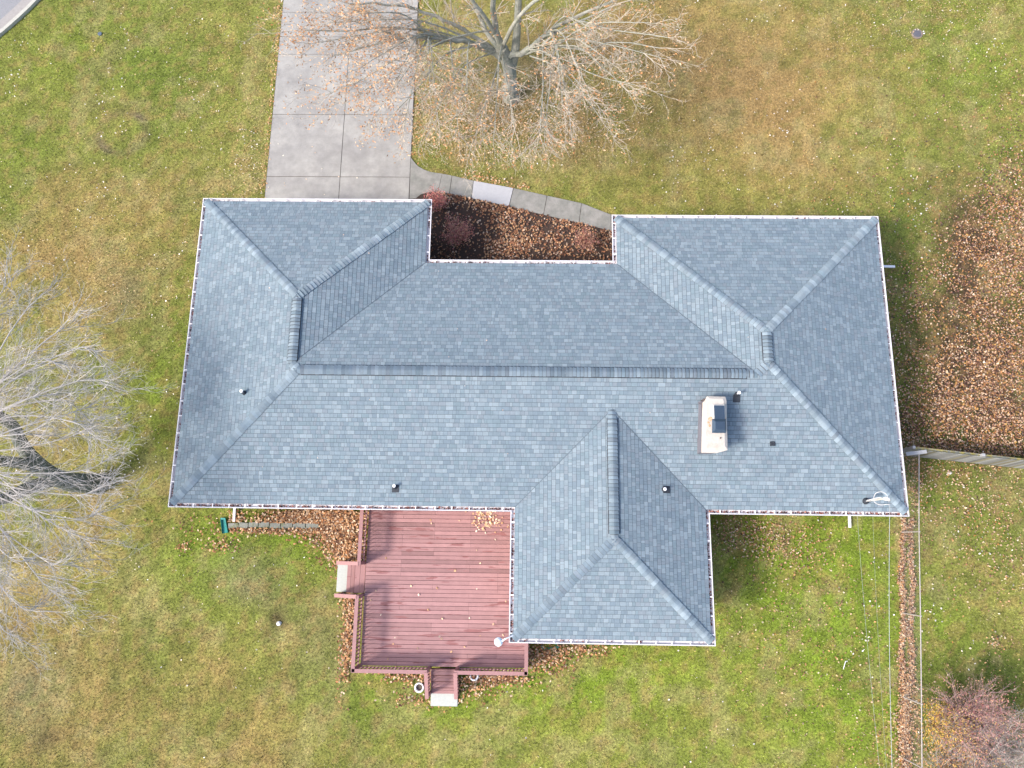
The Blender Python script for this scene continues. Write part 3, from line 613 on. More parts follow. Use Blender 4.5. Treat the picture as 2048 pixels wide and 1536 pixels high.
# ---------------------------------------------------------------- fences
m_wood = mat('weathered_wood', (.36,.36,.33), .9, 5, .2, col2=(.30,.29,.20), thr=(.45,.65)); m_moss = mat('mossy_wood', (.30,.25,.08), .9, 6, .25, col2=(.20,.20,.16), thr=(.4,.6))
m_galv = mat('galvanised_rail', (.39,.355,.34), .45, 10, .12, metal=.2); m_post = mat('post_wood', (.34,.34,.345), .9, 8, .15)
wf = empty('wooden_fence', at(1820, 918), 'weathered mossy wooden picket fence running from the house to the right', 'fence')
FA, FB = at(1790, 907), at(2240, 957); FH = 1.3
d = (FB-FA); L = d.length; dn = d.normalized(); sd_ = Vector((-dn.y, dn.x, 0))
mb = MB(); n = int(L/.145)
for i in range(n):
    t = (i+.5)/n*L; q = FA+dn*t; lean = .02+.04*min(1, t/5); tz = FH+random.uniform(-.03, .02)
    for sgn, off in ((0, -.03),):
        c = random.uniform(.55, 1.2); col = np.array((.25,.25,.235))*c if random.random() < .75 else np.array((.24,.22,.14))*c
        a = q+sd_*off; b = q+sd_*(off+lean*1.0)+Vector((0,0,tz)); mb.bar(a, b, .118, .018, col, up=sd_)
mb.build('pickets', mat('picket_wood', attr=True, rough=.9, nscale=8, namt=.2), wf)
mb = MB()
for zz_, wdt in ((FH-.12, .10), (.35, .07)):
    a = FA+sd_*(.01+.06*zz_/FH)+Vector((0,0,zz_)); b = FB+sd_*(.01+.06*zz_/FH)+Vector((0,0,zz_)); mb.bar(a, b, wdt, .06)
mb.build('rail', m_moss, wf)
for (u, v) in ((1826, 904), (1965, 909), (2110, 918)):
    p = at(u, v, FH); t = (p-FA).dot(dn); q = FA+dn*t; m2 = MB(); m2.bar(Vector((q.x,q.y,0))+sd_*.03, Vector((q.x,q.y,FH+.08))+sd_*.06, .10, .10, up=Vector((0,1,0))); m2.build('post', m_post, wf)
mb = MB(); a = at(1812, 908, FH+.05); b = at(1853, 903, FH+.05); mb.bar(a, b, .13, .04); mb.build('cap_board', m_post, wf)
cf = empty('chain_link_fence', at(1812, 1300), 'low chain link fence with pale top rail down the right side of the yard', 'fence')
RT = [at(u, v, 1.2) for u, v in ((1838,905),(1838,1063),(1841,1232),(1843,1408),(1844,1536),(1845,1700))]
mb = MB(); mb.tube(RT, .018, 8); mb.build('top_rail', m_galv, cf)
for q in RT[:-1]: m2 = MB(); m2.tube([(q.x-.03,q.y,0),(q.x,q.y,1.2)], .024, 8); m2.lathe((q.x,q.y,1.2),[(.035,0),(.03,.04),(.001,.05)],8); m2.build('post', m_galv, cf)
mb = MB()
A, B = RT[0], RT[-1]; Lf = (A-B).length; n = int(Lf/.10)
for i in range(-10, n):
    for sgn in (1, -1):
        t0, t1 = i*.10, i*.10+1.1
        if sgn < 0: t0, t1 = t1, t0
        def PP(t, z): tt = min(max(t/Lf, 0), 1); q = A.lerp(B, tt); return (q.x, q.y, z)
        za, zb = .06, 1.17
        if t0 < 0: za = za+(zb-za)*(-t0)/1.1 ; t0 = 0
        if t1 < 0: zb = za+(zb-za)*(t0)/1.1; t1 = 0
        if max(t0, t1) > Lf: continue
        mb.tube([PP(t0, za), PP(t1, zb)], .0013, 3, cap=False)
mb.build('mesh_wire', m_galv, cf)

# ---------------------------------------------------------------- overhead wires
m_wire = mat('pale_wire', (.40,.42,.42), .5, namt=.05)
def wire(name, a, b, r, label, sag=.25, n=24):
    mb = MB(); a = Vector(a); b = Vector(b)
    mb.tube([a.lerp(b, i/n)-Vector((0,0,sag*4*(i/n)*(1-i/n))) for i in range(n+1)], r, 5); tag(mb.build(name, m_wire), label, 'wire', 'overhead wires south of the house')
wp = b0 = mt+Vector((.2,-.21,-.05)); e = at(1790, 1700, 6.0)
wire('service_wire', b0, e, .0075, 'bright overhead service wire running down from the roof mast', .15)
s0 = Vector((at(1715,1036,2.45).x, y3+.02, 2.45)); wire('overhead_wire', s0, at(1768, 1620, 5.6), .0032, 'thin overhead wire nearest the right downspout', .1)
s0 = Vector((at(1746,1036,2.45).x, y3+.02, 2.45)); wire('overhead_wire', s0, at(1779, 1620, 5.6), .0022, 'faintest overhead wire, between the other two', .1)

# ---------------------------------------------------------------- trees
def bez(pts, k): return smooth(pts, k)
class Tree:
    def __init__(s, seed, curl=(.05,.22), ang=(.4,.85)): s.curl = curl; s.ang = ang; s.r = random.Random(seed); s.limb = MB(); s.br = MB(); s.tips = []; s.nb = 0
    def perp(s, d):
        v = Vector((s.r.gauss(0,1), s.r.gauss(0,1), s.r.gauss(0,1))); v = v-d*v.dot(d); return v.normalized()
    def grow(s, p, d, L, r, lev, maxlev, flat=.0):
        n = 4 if lev < maxlev else 3; pts = [p]; q = p.copy(); dirs = [d]; dd_ = d.copy(); seg = L/n
        for i in range(n):
            dd_ = (dd_+s.perp(dd_)*s.r.uniform(*s.curl)+Vector((0,0,flat))).normalized(); q = q+dd_*seg
            if q.z < .4: q.z = .4+s.r.random()*.2
            pts.append(q.copy()); dirs.append(dd_.copy())
        s.br.tube(pts, [r*(1-.72*i/n) for i in range(n+1)], 4 if lev < 2 else 3, cap=False); s.nb += 1
        if lev < maxlev:
            m = s.r.randint(4, 6) if lev < maxlev-1 else s.r.randint(3, 5)
            for j in range(m):
                t = (j+.7+s.r.uniform(-.3, .3))/m*n*.98; i = min(int(t), n-1); f = t-i; pp = pts[i].lerp(pts[i+1], f); dr = dirs[min(i+1, n)]
                side = s.perp(dr); side.z *= .6; ang = s.r.uniform(*s.ang); nd = (dr*math.cos(ang)+side.normalized()*math.sin(ang)).normalized()
                s.grow(pp, nd, L*s.r.uniform(.38, .66)*(1-.25*t/n), max(.0048, r*.5), lev+1, maxlev, flat)
        else: s.tips.append((pts[-1], dirs[-1])); s.tips.append((pts[1], dirs[1]))
    def limbs(s, pts, r0, r1, nb=10, L=(1.2, 2.2), maxlev=2, start=.2, k=5, flat=.01, sides=8):
        P = bez(pts, k); n = len(P)
        P = [P[0]]+[p+s.perp((P[min(i+1,n-1)]-P[i-1]).normalized())*s.r.uniform(0, min(.05, r0*.5)) for i, p in enumerate(P[1:], 1)]
        s.limb.tube(P, [r0+(r1-r0)*(i/(n-1))**.8 for i in range(n)], sides if r0 > .05 else 5)
        for j in range(nb):
            t = start+(1-start)*(j+s.r.random())/nb; i = min(int(t*(n-1)), n-2); pp = P[i].lerp(P[i+1], s.r.random()); d = (P[i+1]-P[i]).normalized()
            side = s.perp(d); ang = s.r.uniform(*s.ang)*1.1; nd = (d*math.cos(ang)+side*math.sin(ang)).normalized(); rr = max(.012, (r0+(r1-r0)*t)*.42)
            s.grow(pp, nd, s.r.uniform(*L)*(1.1-.4*t), min(rr, .024), 0, maxlev, flat)
        s.grow(P[-1], (P[-1]-P[-2]).normalized(), s.r.uniform(*L), r1, 0, maxlev, flat)
    def leaves(s, n, size, pal, bias=None):
        V = []; F = []; cols = []
        pool = s.tips if bias is None else [t for t in s.tips if s.r.random() < bias(t[0])]
        for k in range(n):
            p, d = s.r.choice(pool); c = p+Vector((s.r.gauss(0,.10), s.r.gauss(0,.10), s.r.gauss(0,.07))); a = s.perp(Vector((0,0,1)))*size*s.r.uniform(.6,1.2); nn = s.perp(a.normalized()); b = a.cross(nn).normalized()*size*s.r.uniform(.35,.6)
            i = len(V); V += [c-a, c-b*.8+nn*.01, c+a, c+b*.8+nn*.01]; F.append((i,i+1,i+2,i+3)); col = np.array(s.r.choice(pal))*s.r.uniform(.75, 1.2); cols.append(col)
        return np.array([tuple(v) for v in V]), np.array(F), np.array(cols)
m_bark = mat('grey_green_bark', (.36,.35,.295), .95, 4, .3, col2=(.24,.25,.20), thr=(.4,.65), bump=.8, bscale=25)
m_bark2 = mat('dark_mossy_bark', (.13,.14,.11), .95, 4, .3, col2=(.085,.098,.075), thr=(.4,.65), bump=.8, bscale=25)
m_twig = mat('pale_twig', (.43,.375,.305), .9, 3, .25); m_twig2 = mat('grey_twig', (.46,.43,.405), .9, 3, .2)
m_leaf = mat('dry_leaf', attr=True, rough=.8, namt=.1, spec=.2)
def P(*a): return [at(*q) for q in a]
tree = empty('oak_tree', at(1022, 190), 'bare oak with sparse orange leaves standing beside the concrete driveway', 'tree')
T = Tree(3); B0 = at(1022, 196)
T.limb.tube(bez([B0+Vector((0,0,-.1)), B0+Vector((-.02,0,.6)), at(1019,140,1.4), at(1010,112,2.1), at(1002,95,2.6)], 4), [.40,.34,.31,.30,.29,.28,.27,.27,.27,.27,.26,.26,.26,.25,.25,.24,.24], 12)
T.limb.tube(bez([at(1022,140,1.2), at(1030,105,2.2), at(1034,60,3.3), at(1037,0,4.6), at(1040,-60,6)], 4), [.2-.006*i for i in range(17)], 10)
for pts, r0, r1, nb in (
 (P((1003,100,2.5),(992,60,3.6),(986,0,5.0),(980,-120,7.5)), .17, .08, 6),
 (P((1002,105,2.4),(972,60,3.1),(948,5,4.0),(925,-80,5.5)), .12, .05, 6),
 (P((1000,115,2.1),(960,90,2.9),(900,80,3.6),(830,75,4.3),(760,62,5.0)), .12, .04, 12),
 (P((998,108,2.3),(930,60,3.2),(860,28,4.0),(790,10,4.8),(700,8,5.6)), .10, .03, 12),
 (P((995,112,2.2),(900,75,3.5),(830,72,4.0),(740,92,4.2),(665,112,4.1)), .075, .022, 12),
 (P((985,95,2.6),(900,75,3.6),(800,55,4.4),(690,62,5.2),(600,60,5.6)), .075, .02, 12),
 (P((960,85,3.0),(880,82,3.7),(790,120,3.8),(720,160,3.7),(650,190,3.6)), .06, .016, 12),
 (P((955,90,3.0),(890,110,3.6),(840,170,3.7),(775,240,3.4)), .055, .016, 10),
 (P((1020,112,2.2),(1058,98,2.6),(1100,62,3.1),(1160,30,3.8),(1230,0,4.6)), .14, .05, 10),
 (P((1040,112,2.2),(1080,78,2.9),(1140,52,3.6),(1220,14,4.4)), .09, .03, 10),
 (P((1050,108,2.4),(1110,92,3.0),(1175,100,3.7),(1225,84,4.3),(1320,96,5.0)), .075, .02, 12),
 (P((1085,88,2.9),(1150,45,3.8),(1230,60,4.8),(1340,75,5.6)), .06, .016, 12),
 (P((1060,112,2.6),(1110,132,3.4),(1160,180,4.0),(1200,235,4.2)), .05, .014, 12),
 (P((1085,88,2.9),(1086,160,4.4),(1082,230,5.0),(1080,270,5.0)), .05, .014, 12),
 (P((1000,115,2.2),(985,170,4.0),(970,210,4.6),(950,270,4.6)), .05, .014, 12),
 (P((1005,110,2.3),(1010,140,4.0),(1020,200,5.0),(1030,265,5.2)), .045, .014, 12),
 (P((990,105,2.6),(930,130,4.0),(890,190,4.6),(860,245,4.6)), .045, .014, 12),
 (P((1060,100,2.6),(1130,120,4.2),(1190,150,5.0),(1270,170,5.4)), .045, .014, 12),
 (P((1005,95,2.6),(1040,30,5),(1120,-30,6.5),(1230,-60,7.5)), .10, .03, 8),
 (P((1005,95,2.6),(960,20,5),(900,-40,6.5),(800,-60,7.5)), .10, .03, 8)):
    T.limbs(pts, r0*(1.0 if r0 > .09 else .72), r1*.8, int(nb*(1.15 if pts[-1].x < 2 else .8)), (1.0, 1.9))
OG = P((985,60,3.6),(900,80,3.6),(942,82,3.1),(1058,98,2.6),(1100,62,3.1),(1160,45,3.8),(1034,60,3.3),(860,75,4.0),(1110,92,3.0),(1004,90,2.9),(972,60,3.1))
for (u, v, h) in ((640,235,4.4),(720,262,4.6),(800,285,4.8),(880,275,5.),(920,300,5.),(985,312,5.2),(1085,306,5.2),(1150,292,5.2),(1230,245,5.4),(1285,205,5.6),(1370,120,6.),(1345,40,6.2),(1250,140,6.),(930,215,6),(1130,235,6.2),(860,200,6),(780,180,6.2),(700,140,6.),(610,40,6.2),(570,90,5.4),(1180,180,6.6),(1200,60,6.8),(700,20,6.8)):
    tp = at(u, v, h); Fo = T.r.choice(sorted(OG, key=lambda q: (q-tp).length)[:4]); T.limbs([Fo, Fo.lerp(tp, .3)+Vector((0,.15,.55)), Fo.lerp(tp, .65)+Vector((0,.1,.25)), Fo.lerp(tp, .88)], .038, .008, 14 if u < 1140 else 8, (.8, 1.5), 2, .3)
T.limb.build('trunk', m_bark, tree); T.br.build('branches', m_twig, tree)
ORG = [(.50,.24,.10),(.56,.31,.15),(.42,.19,.08),(.60,.40,.24),(.54,.36,.22)]
XD = at(700, 100).x
V, F, cc = T.leaves(7800, .055, ORG, lambda p: .97 if p.x < -4.5 else .42); np_mesh('foliage', V, F, m_leaf, cc, tree)
print('oak branches', T.nb)
tree2 = empty('bare_tree', at(192, 965), 'leafless pale twigged tree with dark leaning trunk left of the house', 'tree')
T = Tree(5, (.04,.18), (.35,.8)); b0 = at(196, 968)
T.limb.tube(bez([b0+Vector((.05,0,-.1)), at(168,966,.8), at(130,962,1.5), at(95,945,2.2), at(62,915,2.9), at(38,880,3.4), at(22,848,3.9), at(-40,810,5)], 4), [.40-.009*i for i in range(29)], 12)
T.limb.tube(bez([at(110,958,1.6), at(60,975,2.6), at(0,1000,3.6), at(-80,1020,5)], 4), [.26-.009*i for i in range(13)], 10)
T.limb.tube(bez([at(80,935,2.5), at(30,925,3.6), at(-60,915,5.2)], 4), [.22-.009*i for i in range(9)], 10)
T.limb.build('trunk', m_bark2, tree2); T.limb = MB()
O = at(-110, 900, 5.2)
for tip, h, bend, r0 in (((120,520),6.5,-20,.07),((205,590),6.8,0,.07),((270,650),6.8,20,.06),((285,725),6.8,10,.06),((255,790),6.5,-10,.06),((230,800),6.2,25,.07),((250,850),5.5,-15,.05),((300,925),5.8,-25,.05),((270,870),7.5,30,.05),
     ((285,1000),6.2,-20,.05),((285,1060),6.5,-25,.05),((235,1120),6.5,0,.06),((215,1190),6.6,-20,.05),((160,1260),6.8,10,.06),((125,1310),7,-20,.06),((60,1380),7,0,.06),((30,560),6.6,10,.06),((60,470),7,-10,.05),((170,680),8,20,.05),((150,760),8.5,0,.05),((150,1090),8.2,20,.05),((110,1180),8.2,-20,.05),((95,980),8.5,0,.05),((120,860),8.8,0,.05),((60,700),8,-20,.05),((40,1260),8,10,.05)):
    h = 5.2+(h-5.2)*.3; tp = at(tip[0], tip[1], h); m1 = O.lerp(tp, .35)+Vector((0, bend/40, .5)); m2_ = O.lerp(tp, .7)+Vector((0, bend/60, .35)); T.limbs([O+Vector((T.r.uniform(-.5,.5),T.r.uniform(-.8,.8),T.r.uniform(-.5,.8))), m1, m2_, tp.lerp(O, .21)], r0*.62, .009, 14, (1.0, 1.9), 2, .22)
T.limb.build('limbs', m_twig2, tree2); T.br.build('branches', m_twig2, tree2); print('bare branches', T.nb)

# ---------------------------------------------------------------- shrubs
def shrub(name, u, v, rad, h, seed, pal, leafn, twig, label, cat, group=None, nst=30, lsize=.034, ml=2):
    c = at(u, v); e = empty(name, c, label, cat, group); T = Tree(seed)
    for i in range(nst):
        a = T.r.uniform(0, 6.283); q = T.r.random()**.5; d = Vector((math.cos(a)*q*rad, math.sin(a)*q*rad, h*T.r.uniform(.6, 1)*(1.05-.45*q))); L = d.length
        T.grow(c+Vector((T.r.gauss(0,.06), T.r.gauss(0,.06), .02)), d.normalized(), L, .012, 0, ml, .0)
    T.br.build('stems', twig, e); V, F, cc = T.leaves(leafn, lsize, pal); np_mesh('foliage', V, F, m_leaf, cc, e)
m_red = mat('red_stem', (.26,.13,.12), .9, 6, .2); m_greyst = mat('grey_stem', (.40,.36,.33), .9, 6, .2); m_pur = mat('purple_stem', (.40,.27,.25), .9, 6, .2)
RED = [(.56,.18,.18),(.64,.26,.25),(.50,.18,.15),(.60,.34,.26)]; G1 = 'low red shrubs in the mulch bed'
shrub('red_shrub', 874, 414, .40, .6, 21, RED, 1500, m_red, 'low crimson shrub in the mulch bed beside the left wing gutter', 'shrub', G1)
shrub('red_shrub', 915, 481, .55, .65, 22, RED+[(.52,.32,.20)]*2, 1700, m_red, 'larger dusty red shrub in the dark left part of the mulch bed', 'shrub', G1)
shrub('red_shrub', 1170, 490, .42, .55, 23, RED[2:]+[(.45,.26,.16)]*3, 900, m_red, 'thin reddish brown shrub at the right end of the mulch bed', 'shrub', G1)
G2 = 'mixed shrubs at the lower right corner'
shrub('autumn_shrub', 1862, 1440, .62, 1.3, 31, [(.62,.42,.07),(.66,.46,.10),(.60,.30,.10),(.45,.32,.08)], 3000, m_greyst, 'yellow leaved shrub hard against the chain link fence', 'shrub', G2, 40, .035)
shrub('autumn_shrub', 1912, 1428, 1.35, 2.0, 32, [(.44,.16,.17),(.50,.24,.21),(.42,.22,.18),(.56,.36,.16)], 3800, m_pur, 'burgundy twiggy shrub beside the yellow one at the lower right', 'shrub', G2, 80, .032)
shrub('autumn_shrub', 1972, 1500, 1.5, 2.0, 33, [(.36,.18,.15),(.45,.36,.28)], 900, m_greyst, 'greyish nearly leafless shrub in the lower right corner', 'shrub', G2, 110, .03)
shrub('autumn_shrub', 1885, 1525, 1.2, 1.5, 34, [(.60,.30,.14),(.62,.38,.16),(.50,.22,.14),(.62,.42,.10)], 3400, m_greyst, 'orange leaved shrub low at the lower right, below the burgundy one', 'shrub', G2, 70, .034)

# ---------------------------------------------------------------- mulch bed
mb = MB(); slab(mb, BED, -.03, .02); o = mb.build('mulch_bed', mat('mulch', (.060,.040,.032), .95, 14, .5, bump=1., bscale=45)); o['kind'] = 'structure'

# ---------------------------------------------------------------- grass blades
def px_poly(*a): return [(at(*q).x, at(*q).y) for q in a]
HOLES = [DRIVE, PATH, BED, WALLP, DECKP, px_poly((438,1030),(455,1030),(462,1070),(442,1070)), px_poly((455,1044),(640,1047),(640,1056),(455,1056)), [(-6.84,-1.77),(-5.6,-1.77),(-5.6,-.7),(-6.84,-.7)], [(-3.24,-5.62),(-2.24,-5.62),(-2.24,-4.2),(-3.24,-4.2)]]
def free(x, y):
    ok = np.ones(len(x), bool)
    for h in HOLES: ok &= ~inpoly(x, y, h)
    ok &= np.hypot(x-SC.x, y-SC.y) > RK+.05
    return ok
def grass(n):
    x = rng.uniform(-24.5, 23, n); y = rng.uniform(-8.8, 24.5, n); k = free(x, y); x = x[k]; y = y[k]; n = len(x)
    c = lawn_col(x, y); hgt = rng.uniform(.03, .075, n)*(1+.5*(fbm(x, y, .7, 555)-.5)); a = rng.uniform(0, 2*np.pi, n); l = rng.uniform(.01, .07, n); b = rng.uniform(0, 2*np.pi, n); wd = rng.uniform(.006, .014, n)
    z = (fbm(x, y, 1.2, 900)-.5)*.03-.02
    V = np.empty((n, 3, 3)); V[:, 0] = np.stack([x-np.cos(a)*wd, y-np.sin(a)*wd, z], 1); V[:, 1] = np.stack([x+np.cos(a)*wd, y+np.sin(a)*wd, z], 1); V[:, 2] = np.stack([x+np.cos(b)*l, y+np.sin(b)*l, z+hgt], 1)
    br = (rng.uniform(.45, 1.75, n)*(.30+1.4*vnoise(x, y, .11, 1801)))[:, None]; c = c*br; st = rng.random(n) < .16; c[st] = np.array((.42,.36,.22))*rng.uniform(.6, 1.1, st.sum())[:, None]
    o = np_mesh('grass', V.reshape(-1, 3), np.arange(3*n).reshape(-1, 3), mat('grass_blade', attr=True, rough=.8, namt=0, spec=.15), c); o['kind'] = 'stuff'; tag(o, 'patchy green and straw coloured autumn lawn grass', 'grass')
grass(640000)

# ---------------------------------------------------------------- fallen leaves
def leaf_mesh(name, x, y, z, pal, size, label, zj=.02, tilt=.7):
    n = len(x); a = rng.uniform(0, 2*np.pi, n); L = rng.uniform(.6, 1.25, n)*size; Wd = L*rng.uniform(.45, .8, n); tx = rng.uniform(-tilt, tilt, n); ty = rng.uniform(-tilt, tilt, n)
    u = np.stack([np.cos(a), np.sin(a), tx*.6], 1); v = np.stack([-np.sin(a), np.cos(a), ty*.6], 1); c = np.stack([x, y, z+rng.uniform(.008, zj+.008, n)], 1)
    curl = rng.uniform(-.25, .5, n)[:, None]*L[:, None]*np.array([[0, 0, 1.]])
    off = (np.abs(tx)*.6*L*.5+np.abs(ty)*.6*Wd*.5)[:, None]*np.array([[0, 0, 1.]]); c = c+off*.6
    V = np.empty((n, 6, 3)); h = L[:, None]*.5; wv = Wd[:, None]*.5
    V[:, 0] = c-u*h+curl*.5; V[:, 1] = c-u*h*.3-v*wv; V[:, 2] = c+u*h*.5-v*wv*.8; V[:, 3] = c+u*h+curl*.6; V[:, 4] = c+u*h*.4+v*wv; V[:, 5] = c-u*h*.4+v*wv*.9
    i = np.arange(n)*6; F = np.concatenate([np.stack([i, i+1, i+2, i+3], 1), np.stack([i, i+3, i+4, i+5], 1)])
    pal = np.array(pal); cc = pal[rng.integers(0, len(pal), n)]*rng.uniform(.7, 1.25, n)[:, None]; cols = np.concatenate([cc, cc*.92])
    o = np_mesh(name, V.reshape(-1, 3), F, m_leaf, cols); o['kind'] = 'stuff'; tag(o, label, 'leaves'); return o
BRN = [(.29,.15,.08),(.19,.095,.065),(.36,.20,.11),(.11,.055,.04),(.08,.04,.035),(.40,.25,.15),(.33,.15,.045),(.46,.32,.21),(.16,.08,.065)]
PALE = [(.62,.57,.48),(.70,.64,.56),(.52,.44,.31),(.50,.33,.19),(.72,.68,.62),(.66,.62,.57)]
MIX = PALE[:4]+BRN
def scatter(u, v, ru, rv, n, p=2.):        # gaussian blob of points
    q = at(u, v); return q.x+rng.normal(0, ru/50/p, n), q.y+rng.normal(0, rv/50/p, n)
def leaves_lawn():
    n = 20000; x = rng.uniform(-24.5, 23, n); y = rng.uniform(-8.8, 24.5, n); m = fbm(x, y, 2.2, 661); m2 = vnoise(x, y, .45, 664); k = free(x, y) & (rng.random(n) < np.clip((m-.38)*2.6, .05, 1)*np.clip((m2-.35)*2.4, .12, 1)); a = at(900, 1100)
    k &= ~((y < 1) & (x < 12) & (rng.random(n) < .72))
    leaf_mesh('fallen_leaves', x[k], y[k], np.full(k.sum(), .04), PALE, .066, 'pale dry leaves dotted thinly over the whole lawn')
    X = []; Y = []
    for b in ((1020,250,330,90,4200),(930,200,150,170,2200),(200,560,300,200,600),(500,340,60,130,350),(1740,60,260,90,500),(1940,20,160,50,260),(430,130,160,200,250),(120,1050,200,200,260)):
        x, y = scatter(*b); X.append(x); Y.append(y)
    x = np.concatenate(X); y = np.concatenate(Y); k = free(x, y); leaf_mesh('fallen_leaves', x[k], y[k], np.full(k.sum(), .03), [(.48,.30,.15),(.52,.38,.22),(.42,.25,.11),(.56,.45,.32)], .05, 'orange and pale leaves under the oak and the bare tree')
leaves_lawn()
def leaves_east():
    n = 120000; x = rng.uniform(11.5, 23, n); y = rng.uniform(3.5, 21, n)
    bp = [at(u, v) for u, v in ((1800,905),(1800,850),(1865,750),(1868,650),(1885,560),(1935,480),(1990,400),(2040,340),(2110,260))]
    xb_ = np.interp(y, [p.y for p in bp], [p.x for p in bp])
    m = fbm(x, y, 1.3, 771); m2 = fbm(x, y, .45, 775, 3); d = 1/(1+np.exp(-(x-xb_-.1)/.8)); d = d*np.clip((m-.22)*3., .35, 1.15)*np.clip(.5+m2, .6, 1.2)
    top = np.clip((20-y)/4.5, .0, 1); d = d*(.25+.75*top)+.10*np.clip((m-.4)*5, 0, 1)*top*np.clip((13.5-y)/2, .15, 1)+.006; k = free(x, y) & (rng.random(n) < d*.9)
    leaf_mesh('leaf_litter', x[k], y[k], np.full(k.sum(), .025), BRN+BRN[:3]+[(.40,.20,.08),(.44,.24,.10),(.46,.27,.09),(.50,.34,.24),(.56,.42,.30),(.54,.40,.26),(.09,.05,.045),(.07,.045,.04)], .072, 'thick brown leaf litter covering the lawn right of the house', .05, .9)
    # south east strips and blobs
    X = []; Y = []
    for k_ in range(2):
        n = 3400; t = rng.uniform(1036, 1560, n); mid = np.clip((t-1330)/60, 0, 1); uu = np.where(k_ == 0, 1803+mid*2, 1821-mid*10)+rng.normal(0, 3.1, n)*(1+mid*.9)+2.2*np.sin(t/27.+k_*2)+1.6*np.sin(t/11.+k_*3)
        keep = rng.random(n) < np.clip(.45+.9*vnoise(t, t*0+k_*9, 40, 881), 0, 1)
        for a, b in zip(uu[keep], t[keep]): q = at(a, b); X.append(q.x); Y.append(q.y)
    for b in ((1480,1070,110,50,480),(1560,1090,90,40,350),(1510,1060,140,30,320),(1600,1120,60,30,110),(1640,1160,120,60,130),(1830,960,30,90,420),(1900,940,170,30,420),(1960,1000,120,60,350),(1950,1090,130,110,350),(1820,1410,25,110,420),(1790,1480,60,90,350),(1990,1285,30,18,70),(1620,1330,200,120,220),(1560,1240,160,90,150),(2000,1100,80,120,300),(1700,1300,200,200,260),(1990,1400,140,60,120)):
        x, y = scatter(*b); X += list(x); Y += list(y)
    x = np.array(X); y = np.array(Y); k = free(x, y); leaf_mesh('leaf_litter', x[k], y[k], np.full(k.sum(), .03), BRN+PALE[2:4]*2+[(.46,.27,.15),(.50,.34,.24),(.42,.22,.10)]*2, .066, 'brown and orange leaves along the chain link fence and back lawn', .05, .9)
leaves_east()
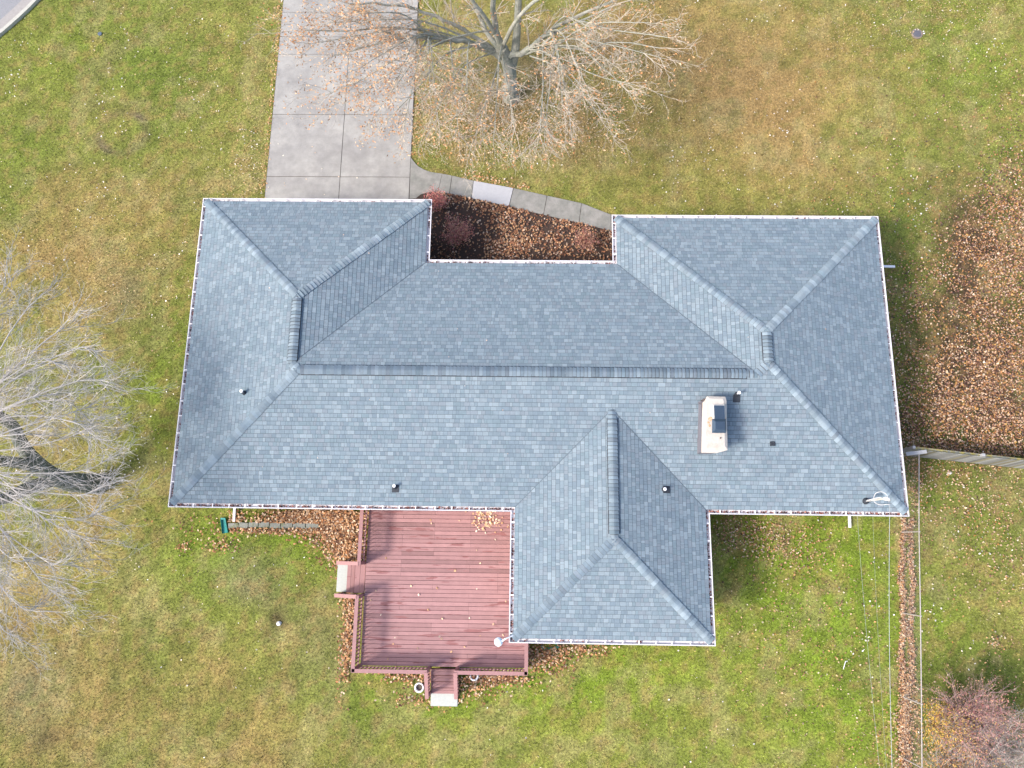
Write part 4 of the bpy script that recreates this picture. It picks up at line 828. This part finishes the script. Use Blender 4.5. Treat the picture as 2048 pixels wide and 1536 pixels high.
def leaves_poly():
    # mulch bed
    xs = [p[0] for p in BED]; n = 15000; x = rng.uniform(-3.9, 3.9, n); y = rng.uniform(9.6, 14.6, n); k = inpoly(x, y, BED)
    # dense along the path and over the right, sparse in the dark left
    yy = np.interp(x, [p.x for p in PATH_LO[2:]], [p.y for p in PATH_LO[2:]])
    edge = np.exp(-((yy-y)/.55)**2); q = at(1080, 470); blob = np.exp(-(((x-q.x)/2.6)**2+((y-q.y)/.9)**2)**1.2); q = at(1010, 505); b2 = np.exp(-(((x-q.x)/2.4)**2+((y-q.y)/.45)**2)); m = np.clip((fbm(x, y, .6, 991)-.25)*2.6, .25, 1)
    d = np.clip(edge*.95+blob*.9+b2*.6+.16, 0, 1)*m; k &= rng.random(n) < d
    leaf_mesh('bed_leaves', x[k], y[k], np.full(k.sum(), .03), [(.40,.21,.11),(.33,.15,.08),(.48,.29,.16),(.22,.10,.06),(.52,.38,.28),(.14,.07,.05)], .086, 'copper coloured leaves drifted over the dark mulch bed', .05, .9)
    # beside the deck
    X = []; Y = []
    for b in ((640,1035,90,16,1500),(590,1042,140,12,700),(690,1080,40,45,1100),(660,1060,55,30,900),(700,1110,30,30,420),(540,1062,100,6,420),(470,1035,10,16,70),(700,1240,9,75,560),(690,1300,12,60,160),(690,1180,8,40,120),(682,1120,20,10,60),(820,1352,50,10,240),(990,1357,60,10,420),(1080,1310,45,18,420),(1160,1298,50,10,200),(870,1400,60,14,170),(950,1370,50,18,240),(1090,1330,50,20,160),(440,1090,30,16,90),(372,1090,20,14,34)):
        x, y = scatter(*b, p=1.7); X += list(x); Y += list(y)
    x = np.array(X); y = np.array(Y); k = free(x, y) & (y < y3+.5); leaf_mesh('deck_side_leaves', x[k], y[k], np.full(k.sum(), .035), [(.46,.25,.12),(.38,.18,.08),(.54,.35,.20),(.24,.11,.055),(.58,.44,.31),(.15,.08,.05)], .09, 'bright orange leaves heaped on the ground around the deck', .07, .9)
    # on the deck
    x, y = scatter(975, 1040, 26, 26, 130, 2.); k = (x < -.5) & (y < 1.3); x = x[k]; y = y[k]; xr = rng.uniform(-5.5, -.1, 34); yr_ = rng.uniform(-4, 1, 34)
    leaf_mesh('deck_leaves', np.concatenate([x, xr]), np.concatenate([y, yr_]), np.full(len(x)+34, ZD), [(.66,.46,.30),(.60,.36,.20),(.72,.58,.45)], .085, 'tan leaves blown onto the corner of the deck by the wing', .02)
    x = rng.uniform(-10.8, -5, 46); y = rng.uniform(13, 23, 46); leaf_mesh('driveway_leaves', x, y, np.full(46, .037), [(.66,.50,.36),(.40,.30,.24),(.72,.64,.50)], .07, 'few stray leaves on the concrete driveway', .01, .2)
    xe = rng.normal(-10.98, .08, 260); ye = rng.uniform(13, 23.5, 260); xf = rng.normal(-4.72, .09, 200); yf = rng.uniform(15.9, 23.5, 200); leaf_mesh('driveway_edge_leaves', np.concatenate([xe, xf]), np.concatenate([ye, yf]), np.full(460, .03), ORG, .06, 'small orange leaves caught along both edges of the driveway', .02)
    q = [at(u, v) for u, v in ((960,362),(1000,372),(940,358),(980,366),(1040,380))]; x = np.concatenate([rng.normal(p.x, .3, 26) for p in q]); y = np.concatenate([rng.normal(p.y+.12, .1, 26) for p in q]); k = ~inpoly(x, y, PATH); leaf_mesh('path_edge_leaves', x[k], y[k], np.full(k.sum(), .03), ORG, .075, 'orange leaves along the far edge of the pale new path slab', .02)
leaves_poly()
def leaves_gutter():
    Om = inset(.088); X = []; Y = []
    dens = {0:.12,1:.5,2:.45,3:.6,4:.18,5:.55,6:.8,7:.6,8:.18,9:.6,10:.8,11:.55}
    for i in range(12):
        a = Om[i]; b = Om[(i+1) % 12]; L = math.hypot(b[0]-a[0], b[1]-a[1]); n = int(L*46*dens[i]); t = rng.random(n); kk = vnoise(t*L, t*0+i*3., .5, 1201) > (.62-.55*dens[i]); t = t[kk]; n = len(t)
        X += list(a[0]+(b[0]-a[0])*t+rng.normal(0, .012, n)); Y += list(a[1]+(b[1]-a[1])*t+rng.normal(0, .012, n))
    x = np.array(X); y = np.array(Y); leaf_mesh('gutter_leaves', x, y, np.full(len(x), 2.51), [(.16,.06,.05),(.24,.09,.07),(.09,.04,.04),(.34,.16,.12),(.05,.03,.03)], .06, 'dark wet leaves lying in the white roof gutters', .03, .5)
    xr = rng.uniform(-11, 12, 26); yr2 = rng.uniform(2, 11, 26); ok = [(a, b) for a, b in zip(xr, yr2) if surf_z(a, b) > ZR+.1 and not (5.5 < a < 6.6 and 2.7 < b < 4.9)]; zz = np.array([surf_z(a, b)+.012 for a, b in ok]); leaf_mesh('roof_leaves', np.array([a for a, b in ok]), np.array([b for a, b in ok]), zz, [(.55,.38,.28),(.62,.5,.42)], .05, 'few tiny dry leaves stuck on the roof shingles', .004, .3)
leaves_gutter()
